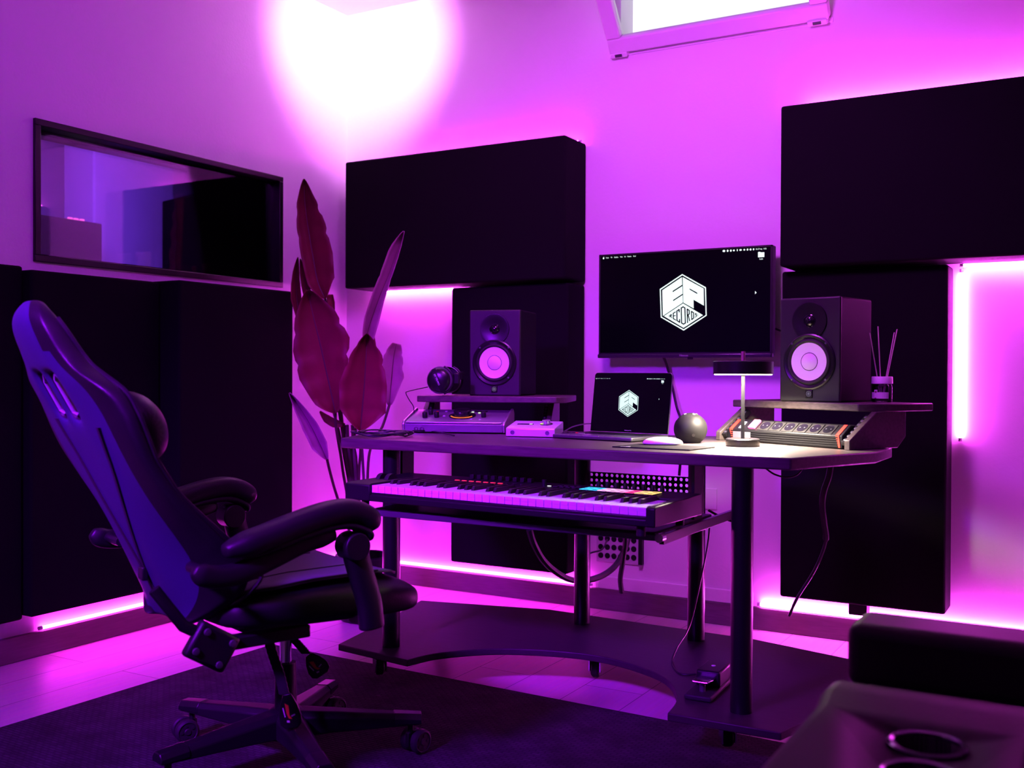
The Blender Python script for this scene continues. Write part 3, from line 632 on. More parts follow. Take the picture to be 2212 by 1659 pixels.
d_ = Vector((0.05, -0.93, -0.30)).normalized(); MB().lathe([(0.005, 0.0004), (0.005, 0.0012), (0, 0.0012)], Vector((0, 0, cz)) + d_ * Rb, d_, 14).build('jack', M_gloss, ec)

# ------------------------------------------------------------------ desk lamp
pl = onz(1611, 966, DZ) + Vector((-0.02, 0.035, 0))
dist = (Vector((pl.x, pl.y, 0.95)) - CAM).dot(FWD)
zz = lambda py: CAM.z - (py - 808) / F_PX * dist
lm = thing('desk_lamp', 'small black table lamp with a flat round shade, lit warm white', 'desk lamp', (pl.x, pl.y, DZ))
z0 = DZ
MB().lathe([(0.0, 0.0003), (0.045, 0.0003), (0.0465, 0.003), (0.0465, 0.019), (0.044, 0.0215), (0.0, 0.0215)], n=40).build('lamp_base', M_satin, lm)
zs0, zs1, zt = zz(806) - z0, zz(778) - z0, zz(757) - z0
MB().cyl((0, 0, 0.0215), (0, 0, zs0 + 0.01), 0.0052, n=14).build('stem', M_satin, lm)
MB().cyl((0, 0, zs1 - 0.002), (0, 0, zt), 0.0058, n=16).build('top_rod', mat('pink_lit_rod', (0.8, 0.45, 0.45), 0.3, metal=0.8), lm)  # pink light on the rod is put into its colour
rs = 64.0 / F_PX * dist
MB().lathe([(rs - 0.002, zs0), (rs, zs0), (rs, zs1 - 0.002), (rs - 0.003, zs1), (0.0, zs1), (0.0, zs1 - 0.003), (rs - 0.004, zs1 - 0.004), (rs - 0.002, zs0)], n=48, cap=False).build('lamp_shade', M_satin, lm)
MB().lathe([(rs - 0.0035, zs0 + 0.003), (rs - 0.0035, zs0 - 0.0022), (rs - 0.006, zs0 - 0.003), (0.0, zs0 - 0.003)], n=48, cap=False).build('diffuser', emission('warm_diffuser', (1.0, 0.86, 0.70), 6.0), lm)
MB().lathe([(0.006, 0.0215), (0.006, 0.0228), (0, 0.0228)], (0.02, -0.005, 0), n=14).build('touch_switch', M_chrome, lm)
area_light('desk_lamp_light', (pl.x, pl.y, z0 + zs0 - 0.006), (pl.x, pl.y, 0), rs * 1.7, 22, (1.0, 0.84, 0.66), spread=R(143)).data.shape = 'DISK'

# ------------------------------------------------------------------ monitor speakers
def make_speaker(label):
    t = thing('monitor_speaker', label, 'speaker')
    w, h, d = 0.187, 0.300, 0.205
    MB().box(-w / 2, w / 2, 0.004, d, 0, h)  .build('cabinet', M_cab, t, bevel=0.006, seg=3)
    bf = MB().box(-w / 2, w / 2, 0, 0.012, 0, h).build('baffle', mat('baffle_paint', (0.011, 0.0105, 0.012), 0.5, spec=0.4, bump=0.1, bscale=500), t, bevel=0.005, seg=3)
    fr = (0, -1, 0)
    zt, zw = h * 0.775, h * 0.385
    MB().lathe([(0.054, 0.0), (0.053, 0.0042), (0.049, 0.0044), (0.036, 0.0022), (0.019, 0.0008)], (0, 0, zt), fr, 40, cap=False).build('waveguide', M_satin, t)
    tw = MB().lathe([(0.019, 0.0009), (0.017, 0.0018), (0.015, 0.0011), (0.012, 0.005), (0.006, 0.0078), (0, 0.0085)], (0, 0, zt), fr, 28).build('tweeter', M_gloss, t)
    MB().lathe([(0.080, 0.0), (0.080, 0.004), (0.076, 0.006), (0.070, 0.004), (0.066, 0.002)], (0, 0, zw), fr, 48, cap=False).build('woofer_rim', M_satin, t)
    MB().lathe([(0.067, 0.002), (0.064, 0.0065), (0.060, 0.0075), (0.056, 0.005), (0.054, 0.002)], (0, 0, zw), fr, 48, cap=False).build('rubber_surround', M_rubber, t)
    MB().lathe([(0.0545, 0.0042), (0.045, 0.0022), (0.035, 0.0012), (0.0245, 0.0008)], (0, 0, zw), fr, 48, cap=False).build('cone', M_cone, t)
    MB().lathe([(0.0262, 0.0008), (0.0254, 0.0024), (0.0246, 0.0008)], (0, 0, zw), fr, 36, cap=False).build('cap_seam', M_black, t)
    MB().lathe([(0.0246, 0.0014), (0.018, 0.0042), (0.009, 0.0064), (0, 0.007)], (0, 0, zw), fr, 36).build('dust_cap', M_cone, t)
    for k in range(4):
        a = PI / 4 + k * PI / 2; MB().lathe([(0.0032, 0.005), (0.0032, 0.0066), (0, 0.0068)], (0.0735 * math.cos(a), 0, zw + 0.0735 * math.sin(a)), fr, 8).build('screw', M_dalu, t)
    bd = MB().box(-0.011, 0.011, -0.0035, 0.001, 0.012, 0.035).build('badge', M_black, t, bevel=0.002)
    b = MB(); m_em = emission('badge_glow', (0.75, 0.6, 1.0), 0.22)
    b.lathe([(0.0078, 0.0037), (0.0078, 0.0041), (0.0068, 0.0041), (0.0068, 0.0037)], (0, 0, 0.0235), fr, 24, cap=False)
    for k in range(3):
        a = PI / 2 + k * PI / 3; c_, s_ = math.cos(a), math.sin(a)
        for q in (-0.0012, 0, 0.0012):
            L_ = 0.0058 if q == 0 else 0.0052
            n0 = Vector((-s_ * q, -0.004, c_ * q + 0.0235)); v = Vector((c_ * L_, 0, s_ * L_)); wv_ = Vector((-s_ * 0.0003, 0, c_ * 0.0003))
            b.face([n0 - v - wv_, n0 + v - wv_, n0 + v + wv_, n0 - v + wv_])
    b.build('emblem', m_em, bd, smooth=False)
    return t
SPK = make_speaker('left monitor speaker with white cone, on the shelf behind the headphones')
pl_ = atd(1068, 857, 3.62); SPK.location = (pl_.x, pl_.y, SH); SPK.rotation_euler = (0, 0, R(13))
pr_ = atd(1684, 866, 3.04); pr2 = Vector((pr_.x, pr_.y, SH)) + Vector((math.cos(R(-13)), math.sin(R(-13)), 0)) * 0.0935
dup(SPK, (pr2.x, pr2.y, SH), R(-13), 'right monitor speaker with white cone, on the shelf beside the fragrance jar')

# ------------------------------------------------------------------ reed diffuser
pj = onz(1905, 871, SH) ; pj = atd(1905, 871, 2.98)
jr = thing('fragrance_jar', 'small glass fragrance jar with pale collar and label, on the right shelf', 'jar', (pj.x, pj.y, SH), R(10))
MB().lathe([(0.0, 0.0004), (0.026, 0.0004), (0.0285, 0.003), (0.0285, 0.044), (0.027, 0.052), (0.020, 0.053), (0.018, 0.050), (0.025, 0.046), (0.0262, 0.006), (0.0, 0.005)], n=36, cap=False).build('glass', M_jarglass, jr)
MB().lathe([(0.0, 0.006), (0.0258, 0.006), (0.0258, 0.016), (0.0, 0.016)], n=30).build('liquid', mat('perfume', (0.10, 0.03, 0.06), 0.1), jr)
MB().lathe([(0.010, 0.072), (0.0275, 0.074), (0.029, 0.072), (0.0295, 0.0535), (0.012, 0.053)], n=36).build('collar', mat('collar_white', (0.92, 0.90, 0.92), 0.4), jr)
b = MB(); rr = 0.0289
aa = [R(-160 + k * 12) for k in range(10)]
for a, a2 in zip(aa, aa[1:]): b.face([(rr * math.cos(a), rr * math.sin(a), 0.011), (rr * math.cos(a2), rr * math.sin(a2), 0.011), (rr * math.cos(a2), rr * math.sin(a2), 0.029), (rr * math.cos(a), rr * math.sin(a), 0.029)])
aa = [R(-136 + k * 7) for k in range(4)]
for a, a2 in zip(aa, aa[1:]): b.face([(rr * math.cos(a), rr * math.sin(a), 0.029), (rr * math.cos(a2), rr * math.sin(a2), 0.029), (rr * math.cos(a2), rr * math.sin(a2), 0.036), (rr * math.cos(a), rr * math.sin(a), 0.036)])
lb = b.build('label', mat('label_paper', (0.75, 0.72, 0.74), 0.6), jr)
b = MB(); r2 = 0.0292
for z0_, z1_, a0, n_ in ((0.027, 0.033, -131, 2), (0.0112, 0.0135, -133, 2)):
    aa = [R(a0 + k * 6) for k in range(n_ + 1)]
    for a, a2 in zip(aa, aa[1:]): b.face([(r2 * math.cos(a), r2 * math.sin(a), z0_), (r2 * math.cos(a2), r2 * math.sin(a2), z0_), (r2 * math.cos(a2), r2 * math.sin(a2), z1_), (r2 * math.cos(a), r2 * math.sin(a), z1_)])
b.build('label_print', mat('plum_print', (0.25, 0.03, 0.12), 0.6), lb)
M_reed = mat('pale_reed', (0.62, 0.48, 0.50), 0.7)
for (px, py, bx, lab) in ((1879, 719, 1902, 'leftmost thin reed in the fragrance jar, leaning left'), (1896.5, 705, 1904, 'second thin reed from the left, the tallest in the jar'), (1932, 718, 1906, 'shorter thin reed of the right pair in the jar'), (1938, 711, 1908, 'rightmost thin reed in the fragrance jar, leaning right')):
    p0, p1 = atd(bx, 858, 2.985), atd(px, py, 2.97 + 0.02 * random.random())
    b = MB(Matrix.Translation(-p0)); b.cyl(p0, p1, 0.0016, n=8); o = b.build('reed', M_reed); o.location = p0; tag(o, lab, 'reed', 'reeds in the fragrance jar')
# ------------------------------------------------------------------ midi keyboard
KA = R(-4.0)
kc = onz(804, 1048, 0.640); kd = onz(1397, 1097, 0.640)
KS = (kd - kc).length / 36
KA = math.atan2(kd.y - kc.y, kd.x - kc.x)
kb = thing('midi_keyboard', 'black keyboard controller with white keys on the desk tray', 'keyboard', (kc.x, kc.y, TZ), KA)
x0k, x1k = -0.092, 36 * KS + 0.026; zt = 0.076
Z0 = 0.026; YB = 0.262
body = MB().prism([(-0.008, Z0), (-0.008, 0.042), (0.0, 0.046), (0.0, 0.05), (0.150, 0.05), (0.150, zt), (YB, zt + 0.004), (YB + 0.006, zt - 0.004), (YB + 0.006, Z0)], x0k + 0.002, x1k - 0.002, 'x').build('body', M_black, kb, bevel=0.003)
for xa, xb in ((x0k, -0.0015), (36 * KS + 0.0015, x1k)):
    MB().prism([(-0.010, Z0), (-0.010, 0.070), (0.0, 0.0745), (0.152, zt + 0.001), (0.152, Z0)], xa, xb, 'x').build('end_block', M_black, kb, bevel=0.003)
MB().box(36 * KS + 0.008, 36 * KS + 0.012, 0.0, 0.10, 0.074, 0.0756).build('trim_line', mat('pale_trim', (0.75, 0.7, 0.6), 0.3), kb)
for x, y in ((x0k + 0.05, 0.02), (x1k - 0.05, 0.02), (x0k + 0.05, 0.24), (x1k - 0.05, 0.24)): MB().cyl((x, y, 0.0), (x, y, Z0 + 0.002), 0.011, n=12).build('rubber_foot', M_rubber, kb)
# white keys: one mesh, copied
b = MB(); g = 0.0006
b.box(g, KS - g, -0.002, 0.148, 0.060, 0.070); b.box(g, KS - g, -0.002, 0.004, 0.050, 0.060)
k0 = b.build('white_key', M_keyw, kb, bevel=0.0007)
for i in range(1, 36):
    k = k0.copy(); C.objects.link(k); k.location = (i * KS, 0, 0)
# black keys
w = 0.0105
b = MB(); b.loft([[(-w / 2, 0.052, z0_), (w / 2, 0.052, z0_), (w / 2, 0.148, z0_), (-w / 2, 0.148, z0_)] for z0_ in (0.068,)] + [[(-w / 2 * .9, 0.053, 0.071), (w / 2 * .9, 0.053, 0.071), (w / 2 * .9, 0.148, 0.071), (-w / 2 * .9, 0.148, 0.071)], [(-w / 2 * .8, 0.060, 0.0815), (w / 2 * .8, 0.060, 0.0815), (w / 2 * .8, 0.148, 0.0815), (-w / 2 * .8, 0.148, 0.0815)]])
kk0 = None
for i in range(35):
    if i % 7 in (2, 6): continue
    if kk0 is None: kk0 = b.build('black_key', M_keyb, kb, bevel=0.001); kk0.location = ((i + 1) * KS, 0, 0)
    else:
        k = kk0.copy(); C.objects.link(k); k.location = ((i + 1) * KS, 0, 0)
# wheels
for x in (-0.062, -0.030):
    MB().lathe([(0.016, -0.007), (0.023, -0.007), (0.024, 0), (0.023, 0.007), (0.016, 0.007)], (x, 0.115, 0.068), (1, 0, 0), 24).build('wheel', M_rubber, kb)
# faders with caps and red buttons
for i in range(9):
    x = 0.175 + i * 0.0245
    f = MB().box(x - 0.001, x + 0.001, 0.185, 0.245, zt + 0.0015, zt + 0.0035).build('fader_slot', M_dalu, kb)
    MB().box(x - 0.0065, x + 0.0065, 0.228, 0.240, zt + 0.0035, zt + 0.016).build('fader_cap', M_black, f, bevel=0.001)
    if i < 7: MB().box(x - 0.022, x - 0.008, 0.176, 0.184, zt + 0.0015, zt + 0.0035).build('red_button', mat('red_lit', (0.8, 0.02, 0.05), 0.4, emit=(1, 0.03, 0.08), es=0.7), kb, bevel=0.001)
# transport area and encoder
MB().cyl((0.437, 0.200, zt), (0.437, 0.200, zt + 0.019), 0.0068, n=16).build('encoder', M_black, kb)
MB().box(0.449, 0.458, 0.196, 0.202, zt + 0.002, zt + 0.004).build('lit_button', emission('soft_white', (0.9, 0.9, 1.0), 0.9), kb)
for i in range(4):
    for j in range(2): MB().box(0.47 + 0.019 * i, 0.484 + 0.019 * i, 0.19 + 0.025 * j, 0.202 + 0.025 * j, zt + 0.002, zt + 0.0045).build('button', M_rubber, kb, bevel=0.001)
pads = [(0.05, 0.55, 1.0), (0.05, 0.55, 1.0), (1.0, 0.45, 0.95), (1.0, 0.4, 0.85), (1.0, 0.3, 0.75), (1.0, 0.05, 0.30), (1.0, 0.55, 0.25), (1.0, 0.62, 0.2)]
pmats = [emission('pad_glow', tuple(c), 1.5) for c in pads]
for i in range(8):
    x = 0.566 + i * 0.0265
    MB().cyl((x + 0.012, 0.247, zt + 0.002), (x + 0.012, 0.247, zt + 0.019), 0.0058, n=16).build('knob', M_black, kb)
    for j in range(2):
        y = 0.164 + j * 0.030
        pd = MB().box(x, x + 0.0235, y, y + 0.026, zt + 0.001, zt + 0.0045).build('drum_pad', M_black, kb, bevel=0.001)
        b = MB()
        for q in ((0, 0.0235, 0, 0.0035), (0, 0.0235, 0.0225, 0.026), (0, 0.003, 0.0035, 0.0225), (0.0205, 0.0235, 0.0035, 0.0225)): b.box(x + q[0], x + q[1], y + q[2], y + q[3], zt + 0.0044, zt + 0.0056)
        b.build('pad_light', pmats[i], pd)

# ------------------------------------------------------------------ monitor controller with big dial (left of the desk)
ca, cb_ = onz(870, 935, DZ), onz(1090, 938, DZ)
CAg = math.atan2(cb_.y - ca.y, cb_.x - ca.x); CWd = (cb_ - ca).length; CD = 0.185
mc = thing('monitor_controller', 'wide grey studio controller with a big black dial, in front of the headphones', 'studio controller', (ca.x, ca.y, DZ), CAg)
zf, zr = 0.037, 0.073
M_ctl = mat('slate_metal', (0.20, 0.19, 0.22), 0.36, metal=0.55)
MB().prism([(0.0, 0.004), (-0.004, 0.030), (0.004, zf), (CD, zr), (CD, 0.004)], 0.006, CWd - 0.006, 'x').build('housing', M_ctl, mc, bevel=0.002)
for xa, xb in ((-0.002, 0.007), (CWd - 0.007, CWd + 0.002)):
    MB().prism([(0.0, 0.003), (-0.008, 0.030), (0.0, zf + 0.003), (CD - 0.01, zr + 0.006), (CD + 0.012, zr - 0.01), (CD + 0.01, 0.003)], xa, xb, 'x').build('side_cheek', M_alu, mc, bevel=0.003)
MB().box(0.01, CWd - 0.01, -0.0055, 0.004, zf - 0.004, zf + 0.0012).build('front_edge', M_alu, mc, bevel=0.002)
ps_ = Vector((0, CD - 0.004, zr - zf)).normalized(); pn = Vector((0, -(zr - zf), CD - 0.004)).normalized()
def ctl(x, f, h=0.0): return Vector((x, 0.004, zf)) + ps_ * (f * CD) + pn * h
dx, df = CWd * 0.535, 0.48
dial = MB().lathe([(0.046, 0.0), (0.046, 0.003), (0.030, 0.003), (0.030, 0.020), (0.027, 0.023), (0.0, 0.0235)], ctl(dx, df), pn, 44).build('dial', M_gloss, mc)
for k in range(26):
    a = R(205 + k * 130 / 25 * 1.0); p = ctl(dx, df, 0.0032) + Vector((0.039 * math.cos(a), 0, 0)) + ps_ * (0.039 * math.sin(a))
    MB().lathe([(0.0016, 0), (0.0016, 0.0012), (0, 0.0014)], p, pn, 8).build('ring_light', emission('orange_led', (1.0, 0.18, 0.04), 1.6) if k == 0 else bpy.data.materials['orange_led'], dial)
for x, f in ((0.060, 0.34), (0.070, 0.58), (0.100, 0.36), (CWd - 0.085, 0.42)):
    MB().lathe([(0.0085, 0), (0.0085, 0.017), (0.0075, 0.0185), (0, 0.0185)], ctl(x, f), pn, 20).build('knob', M_black, mc)
for x, f, m_ in ((0.085, 0.78, M_red), (0.115, 0.82, M_grey), (0.145, 0.86, M_grey), (0.175, 0.86, M_grey), (0.122, 0.45, M_grey), (CWd - 0.135, 0.78, None), (CWd - 0.110, 0.72, None), (CWd - 0.12, 0.22, M_grey), (CWd - 0.09, 0.2, M_grey), (0.148, 0.40, None)):
    MB().lathe([(0.0048, 0), (0.0048, 0.002), (0.003, 0.003), (0, 0.003)], ctl(x, f), pn, 14).build('button', m_ or (bpy.data.materials.get('button_light') or emission('button_light', (0.9, 1.0, 0.8), 0.8)), mc)
b = MB(); b.loft([[ctl(x, f, h) for x, f in ((CWd * 0.62, 0.80), (CWd * 0.75, 0.80), (CWd * 0.75, 0.88), (CWd * 0.62, 0.88))] for h in (-0.001, 0.001)]); b.build('display', M_gloss, mc)
for x in (0.046, 0.066): MB().lathe([(0.0075, 0.0), (0.0075, 0.004), (0.0035, 0.004), (0.0035, 0.0005), (0, 0.0005)], (x, 0.0, 0.014), (0, -1, 0.08), 18).build('phone_jack', M_chrome, mc)

# ------------------------------------------------------------------ small silver interface
aa_, ab_ = onz(1092, 944, DZ), onz(1198, 946.5, DZ)
AA = math.atan2(ab_.y - aa_.y, ab_.x - aa_.x); AW = (ab_ - aa_).length; AD = 0.105
ai = thing('audio_interface', 'small silver audio interface with one round knob, right of the controller', 'audio interface', (aa_.x - 0.004, aa_.y + 0.008, DZ), AA)
MB().prism([(0, 0.002), (0, 0.026), (0.003, 0.029), (AD, 0.047), (AD + 0.002, 0.040), (AD, 0.002)], 0, AW, 'x').build('case', mat('silver_case', (0.62, 0.62, 0.64), 0.32, metal=0.35), ai, bevel=0.002)
s_ = Vector((0, AD - 0.003, 0.018)).normalized(); n_ = Vector((0, -0.018, AD - 0.003)).normalized()
def aif(x, v, h=0.0): return Vector((x, 0.003, 0.029)) + s_ * v + n_ * h
b = MB(); b.loft([[aif(x, v, h) for x, v in ((0.022, 0.046), (0.075, 0.046), (0.075, 0.058), (0.022, 0.058))] for h in (-0.001, 0.0008)]); b.build('display', M_gloss, ai)
b = MB(); b.loft([[aif(x, v, h) for x, v in ((0.062, 0.049), (0.072, 0.049), (0.072, 0.055), (0.062, 0.055))] for h in (0.0008, 0.0012)]); b.build('meter_light', emission('meter_white', (0.95, 1.0, 0.9), 0.9), ai)
kn = MB().lathe([(0.0205, 0), (0.0205, 0.001), (0.013, 0.001), (0.013, 0.0135), (0.011, 0.0145), (0, 0.0145)], aif(AW * 0.73, 0.056), n_, 32).build('knob', M_alu, ai)
MB().lathe([(0.0200, 0.001), (0.0200, 0.0018), (0.0165, 0.0018), (0.0165, 0.001)], aif(AW * 0.73, 0.056), n_, 32, cap=False).build('knob_recess', M_black, kn)
MB().box(AW * 0.73 - 0.016, AW * 0.73 - 0.010, 0.044, 0.050, 0.040, 0.0425).build('knob_light', emission('lime_led', (0.8, 1.0, 0.25), 1.2), ai)
for x in (0.022, AW - 0.024): MB().lathe([(0.0068, 0), (0.0068, 0.0016), (0.0036, 0.0016), (0.0036, 0.0003), (0, 0.0003)], (x, 0.0, 0.0145), (0, -1, 0), 18).build('jack', M_dalu, ai)

# ------------------------------------------------------------------ headphones on the left shelf
hc = atd(949, 824, 3.56)
hp = thing('headphones', 'black closed headphones resting on the left shelf beside the speaker', 'headphones', (hc.x, hc.y, SH), R(24))
hz = 0.054
MB().lathe([(0.0, 0.0), (0.030, 0.0), (0.043, -0.006), (0.047, -0.016), (0.047, -0.024), (0.040, -0.028), (0.0, -0.028)], (0, 0, hz), (0, -1, 0), 36).build('ear_cushion', mat('grey_velour', (0.045, 0.042, 0.05), 0.95, sheen=0.4), hp)
for side, dy in ((0, 0.0), (1, 0.105)):
    e = 1 if side == 0 else -1
    cupM = Matrix.Translation((0.0 if side == 0 else 0.015, dy, hz)) @ Matrix.Rotation(R(-8), 4, 'Z')
    MB(cupM).lathe([(0.047, -0.018), (0.0475, -0.006), (0.044, 0.004), (0.041, 0.006)], (0, 0, 0), (0, -1 * e, 0), 36, cap=False).build('ear_pad', bpy.data.materials['grey_velour'], hp)
    cup = MB(cupM).lathe([(0.042, 0.004), (0.040, 0.010), (0.032, 0.0165), (0.018, 0.0205), (0, 0.0215)], (0, 0, 0), (0, -1 * e, 0), 36).build('ear_cup', mat('cup_plastic', (0.006, 0.0055, 0.007), 0.3) if side == 0 else bpy.data.materials['cup_plastic'], hp)
    if side == 0:
        dirv = Vector((0.42, 0, -0.9)).normalized(); nrm = Vector((dirv.z, 0, -dirv.x))
        b = MB(cupM); rings = []
        for k in range(9):
            t_ = -0.043 + 0.086 * k / 8; hgt = 0.0225 - 0.0105 * (t_ / 0.043) ** 2 - 0.004 * (t_ / 0.043) ** 4
            c_ = dirv * t_; rings.append([c_ + nrm * q + Vector((0, -hgt - w_, 0)) for q, w_ in ((-0.0075, 0), (0.0075, 0), (0.0075, 0.0015), (-0.0075, 0.0015))])
        b.loft(rings); st = b.build('cup_band', M_black, hp)
        ex = dirv; ez = -nrm if (-nrm).cross(dirv).y > 0 else nrm
        ey = ez; nn_ = Vector((0, -1, 0)); ey = nn_.cross(ex)
        Mt = Matrix((ex, ey, nn_)).transposed().to_4x4(); Mt.translation = Vector((0, -0.0256, 0.0)) + dirv * -0.002
        text('cup_text', 'DT 770 PRO', 0.0082, mat('print_white', (0.7, 0.7, 0.72), 0.5), st, cupM @ Mt, sx=0.95)
    MB(cupM).tube(spline([(0.0 + 0.050 * math.cos(a), 0.0, 0.050 * math.sin(a)) for a in [R(-70 + 20 * k) for k in range(8)]], 4), 0.0032, 8).build('yoke', M_satin, hp)
band = spline([(0.046, 0.0, hz + 0.004), (0.060, 0.012, hz + 0.012), (0.070, 0.045, hz + 0.016), (0.070, 0.075, hz + 0.016), (0.062, 0.098, hz + 0.012), (0.050, 0.106, hz + 0.008)], 6)
MB().loft([[p + Vector((0, 0, s * 0.013)) + Vector((q, q, 0)) for s, q in ((-1, -0.003), (1, -0.003), (1, 0.003), (-1, 0.003))] for p in band]).build('headband', M_leather, hp, bevel=0.002)
MB().box(0.052, 0.070, -0.012, 0.004, hz - 0.012, hz + 0.024).build('slider_block', M_satin, hp, bevel=0.003)
cable = spline([atd(924, 836, 3.54), atd(900, 841, 3.52), atd(880, 846, 3.50), atd(877, 850, 3.50), atd(884, 864, 3.50), atd(893, 878, 3.50), atd(894, 893, 3.50)], 6)
o0 = cable[0].copy(); b = MB(Matrix.Translation(-o0)); b.tube(cable, 0.0017, 6); o = b.build('headphone_cable', M_cable); o.location = o0; tag(o, 'thin black headphone cable bending down to the controller', 'cable')

# ------------------------------------------------------------------ loose cables
def cable_obj(name, label, pts, r, k=7, n=7):
    pl_ = spline(pts, k); o0 = pl_[0].copy(); b = MB(Matrix.Translation(-o0)); b.tube(pl_, r, n); o = b.build(name, M_cable); o.location = o0; return tag(o, label, 'cable')
pts = []
cc = onz(772, 942, DZ + 0.004)
random.seed(3)
for k in range(44):
    a = k * 0.72; rx = 0.085 + 0.02 * math.sin(k * 1.7); ry = 0.075 + 0.02 * math.cos(k * 1.1)
    pts.append(Vector((cc.x + 0.045 + rx * math.cos(a), cc.y + 0.07 + ry * math.sin(a), DZ + 0.004 + 0.013 * abs(math.sin(k * 0.9)))))
for q, h in (((905, 930), 0.010), ((935, 932), 0.006), ((960, 936), 0.005), ((981, 941), 0.005)): pts.append(onz(*q, DZ + h))
cable_obj('coiled_cable', 'loosely coiled black cable on the left end of the desk', pts, 0.0024, 4)
cable_obj('screen_cable', 'black cable hanging from the television down behind the smart speaker', [ony(1432, 768, BW - 0.05), ony(1442, 795, BW - 0.03), ony(1452, 835, BW - 0.03), ony(1462, 880, BW - 0.04), ony(1470, 905, BW - 0.08), atd(1474, 945, 3.62), Vector((-1.30, 3.40, 0.60))], 0.0052)
cable_obj('power_cable', 'short black cable from the television into the right panel gap', [ony(1650, 742, BW - 0.04), ony(1668, 712, BW - 0.03), ony(1682, 713, BW - 0.02), ony(1694, 718, BW - 0.012)], 0.004)
cable_obj('braided_cable', 'thin dark cable between the interface and the laptop', [onz(1212, 938, DZ + 0.012), onz(1222, 930, DZ + 0.02), onz(1240, 921, DZ + 0.022), onz(1262, 916, DZ + 0.020), onz(1282, 915, DZ + 0.015)], 0.0022)
pk = [onz(1210, 930, DZ + 0.016), onz(1228, 934, DZ + 0.010), onz(1244, 936.5, DZ + 0.012), onz(1262, 937.5, DZ + 0.013)]
u_ = thing('usb_cable', 'dark usb cable with a red tipped plug beside the laptop', 'cable', pk[0])
M0 = Matrix.Translation(-pk[0]); MB(M0).tube(spline(pk[:3], 6), 0.002, 6).build('cord', M_cable, u_); MB(M0).cyl(pk[2], pk[2] + (pk[3] - pk[2]) * 0.3, 0.004, n=10).build('red_tip', M_red, u_); MB(M0).cyl(pk[2] + (pk[3] - pk[2]) * 0.3, pk[3], 0.0035, n=10).build('plug', M_alu, u_)
# thick bundle under the tray, hanging bundle behind the right bay
cable_obj('cable_bundle', 'thick black cable sagging under the keyboard tray to the wall plate', [atd(1143, 1142, 3.45), atd(1152, 1172, 3.5), atd(1172, 1208, 3.55), atd(1200, 1235, 3.6), atd(1235, 1253, 3.65), atd(1275, 1252, 3.7), atd(1310, 1238, 3.78), atd(1335, 1215, 3.85), atd(1352, 1180, 3.9), atd(1358, 1150, 3.92)], 0.0115)
cable_obj('cable_bundle', 'upright black cable bundle hanging in front of the wall plate', [atd(1352, 1140, 3.78), atd(1350, 1180, 3.78), atd(1345, 1215, 3.78), atd(1340, 1250, 3.80), atd(1343, 1280, 3.82)], 0.0095)
cable_obj('cable_bundle', 'black cable bundle hanging in front of the right tall panel under the desk', [atd(1795, 1000, 3.25), atd(1790, 1030, 3.25), atd(1780, 1060, 3.25), atd(1776, 1090, 3.26), atd(1780, 1130, 3.27), atd(1784, 1165, 3.28), atd(1774, 1200, 3.3), atd(1755, 1240, 3.32), atd(1722, 1292, 3.35), atd(1705, 1330, 3.38)], [0.010] * 36 + [0.005] * 28)
cable_obj('pedal_cable', 'thin black pedal cable running down the back desk leg to the pedal', [atd(1533, 1130, 3.22), atd(1528, 1180, 3.22), atd(1512, 1260, 3.22), atd(1490, 1350, 3.2), atd(1462, 1400, 3.05), onz(1452, 1432, 0.118), onz(1470, 1455, 0.118), onz(1510, 1455, 0.120), onz(1535, 1448, 0.125)], 0.0028)
cable_obj('desk_cable', 'thin black cable looping below the right desk edge', [atd(1650, 1008, 2.9), atd(1672, 1024, 2.9), atd(1700, 1031, 2.9), atd(1722, 1025, 2.9), atd(1735, 1008, 2.9)], 0.0026)
cable_obj('rail_cable', 'short black cable crossing behind the tray rail on the right', [atd(1530, 1102, 3.3), atd(1560, 1118, 3.3), atd(1590, 1128, 3.3), atd(1620, 1130, 3.32)], 0.004)
cable_obj('patch_lead', 'thin black lead from the wall plate towards the middle desk leg', [atd(1252, 1213, 3.9), atd(1275, 1195, 3.95), atd(1300, 1187, 4.0), atd(1312, 1165, 4.02)], 0.0035)

# ------------------------------------------------------------------ wall connector plate and outlet
wa, wb = ony(1289, 1152, BW - 0.004), ony(1390, 1222, BW - 0.004)
wp = thing('connector_plate', 'pale wall plate with three rows of round black sockets, below the desk', 'wall plate', ((wa.x + wb.x) / 2, BW, wb.z))
M0 = Matrix.Translation((-(wa.x + wb.x) / 2, -BW, -wb.z))
MB(M0).box(wa.x, wb.x - 0.02, BW - 0.006, BW, wb.z, wa.z + 0.02).build('plate', mat('plate_grey', (0.55, 0.55, 0.56), 0.4), wp, bevel=0.002)
MB(M0).box(wb.x - 0.016, wb.x, BW - 0.02, BW, wb.z + 0.004, wa.z + 0.02).build('side_block', M_black, wp)
for i in range(6):
    for j in range(3):
        p = ony(1298 + i * 14.2, 1162 + j * 18.6 + i * 1.1, BW - 0.006)
        MB(M0).lathe([(0.0115, 0), (0.0115, 0.002), (0.009, 0.0025), (0, 0.0015)], p, (0, -1, 0), 18).build('connector', M_black, wp)
oa = ony(1543, 1078, BW - 0.004)
o = MB().box(-0.04, 0.04, -0.006, 0, -0.04, 0.04).build('wall_outlet', M_wall, bevel=0.002); o.location = (oa.x - 0.03, BW, oa.z); tag(o, 'pale square wall outlet cover behind the right desk legs', 'outlet')

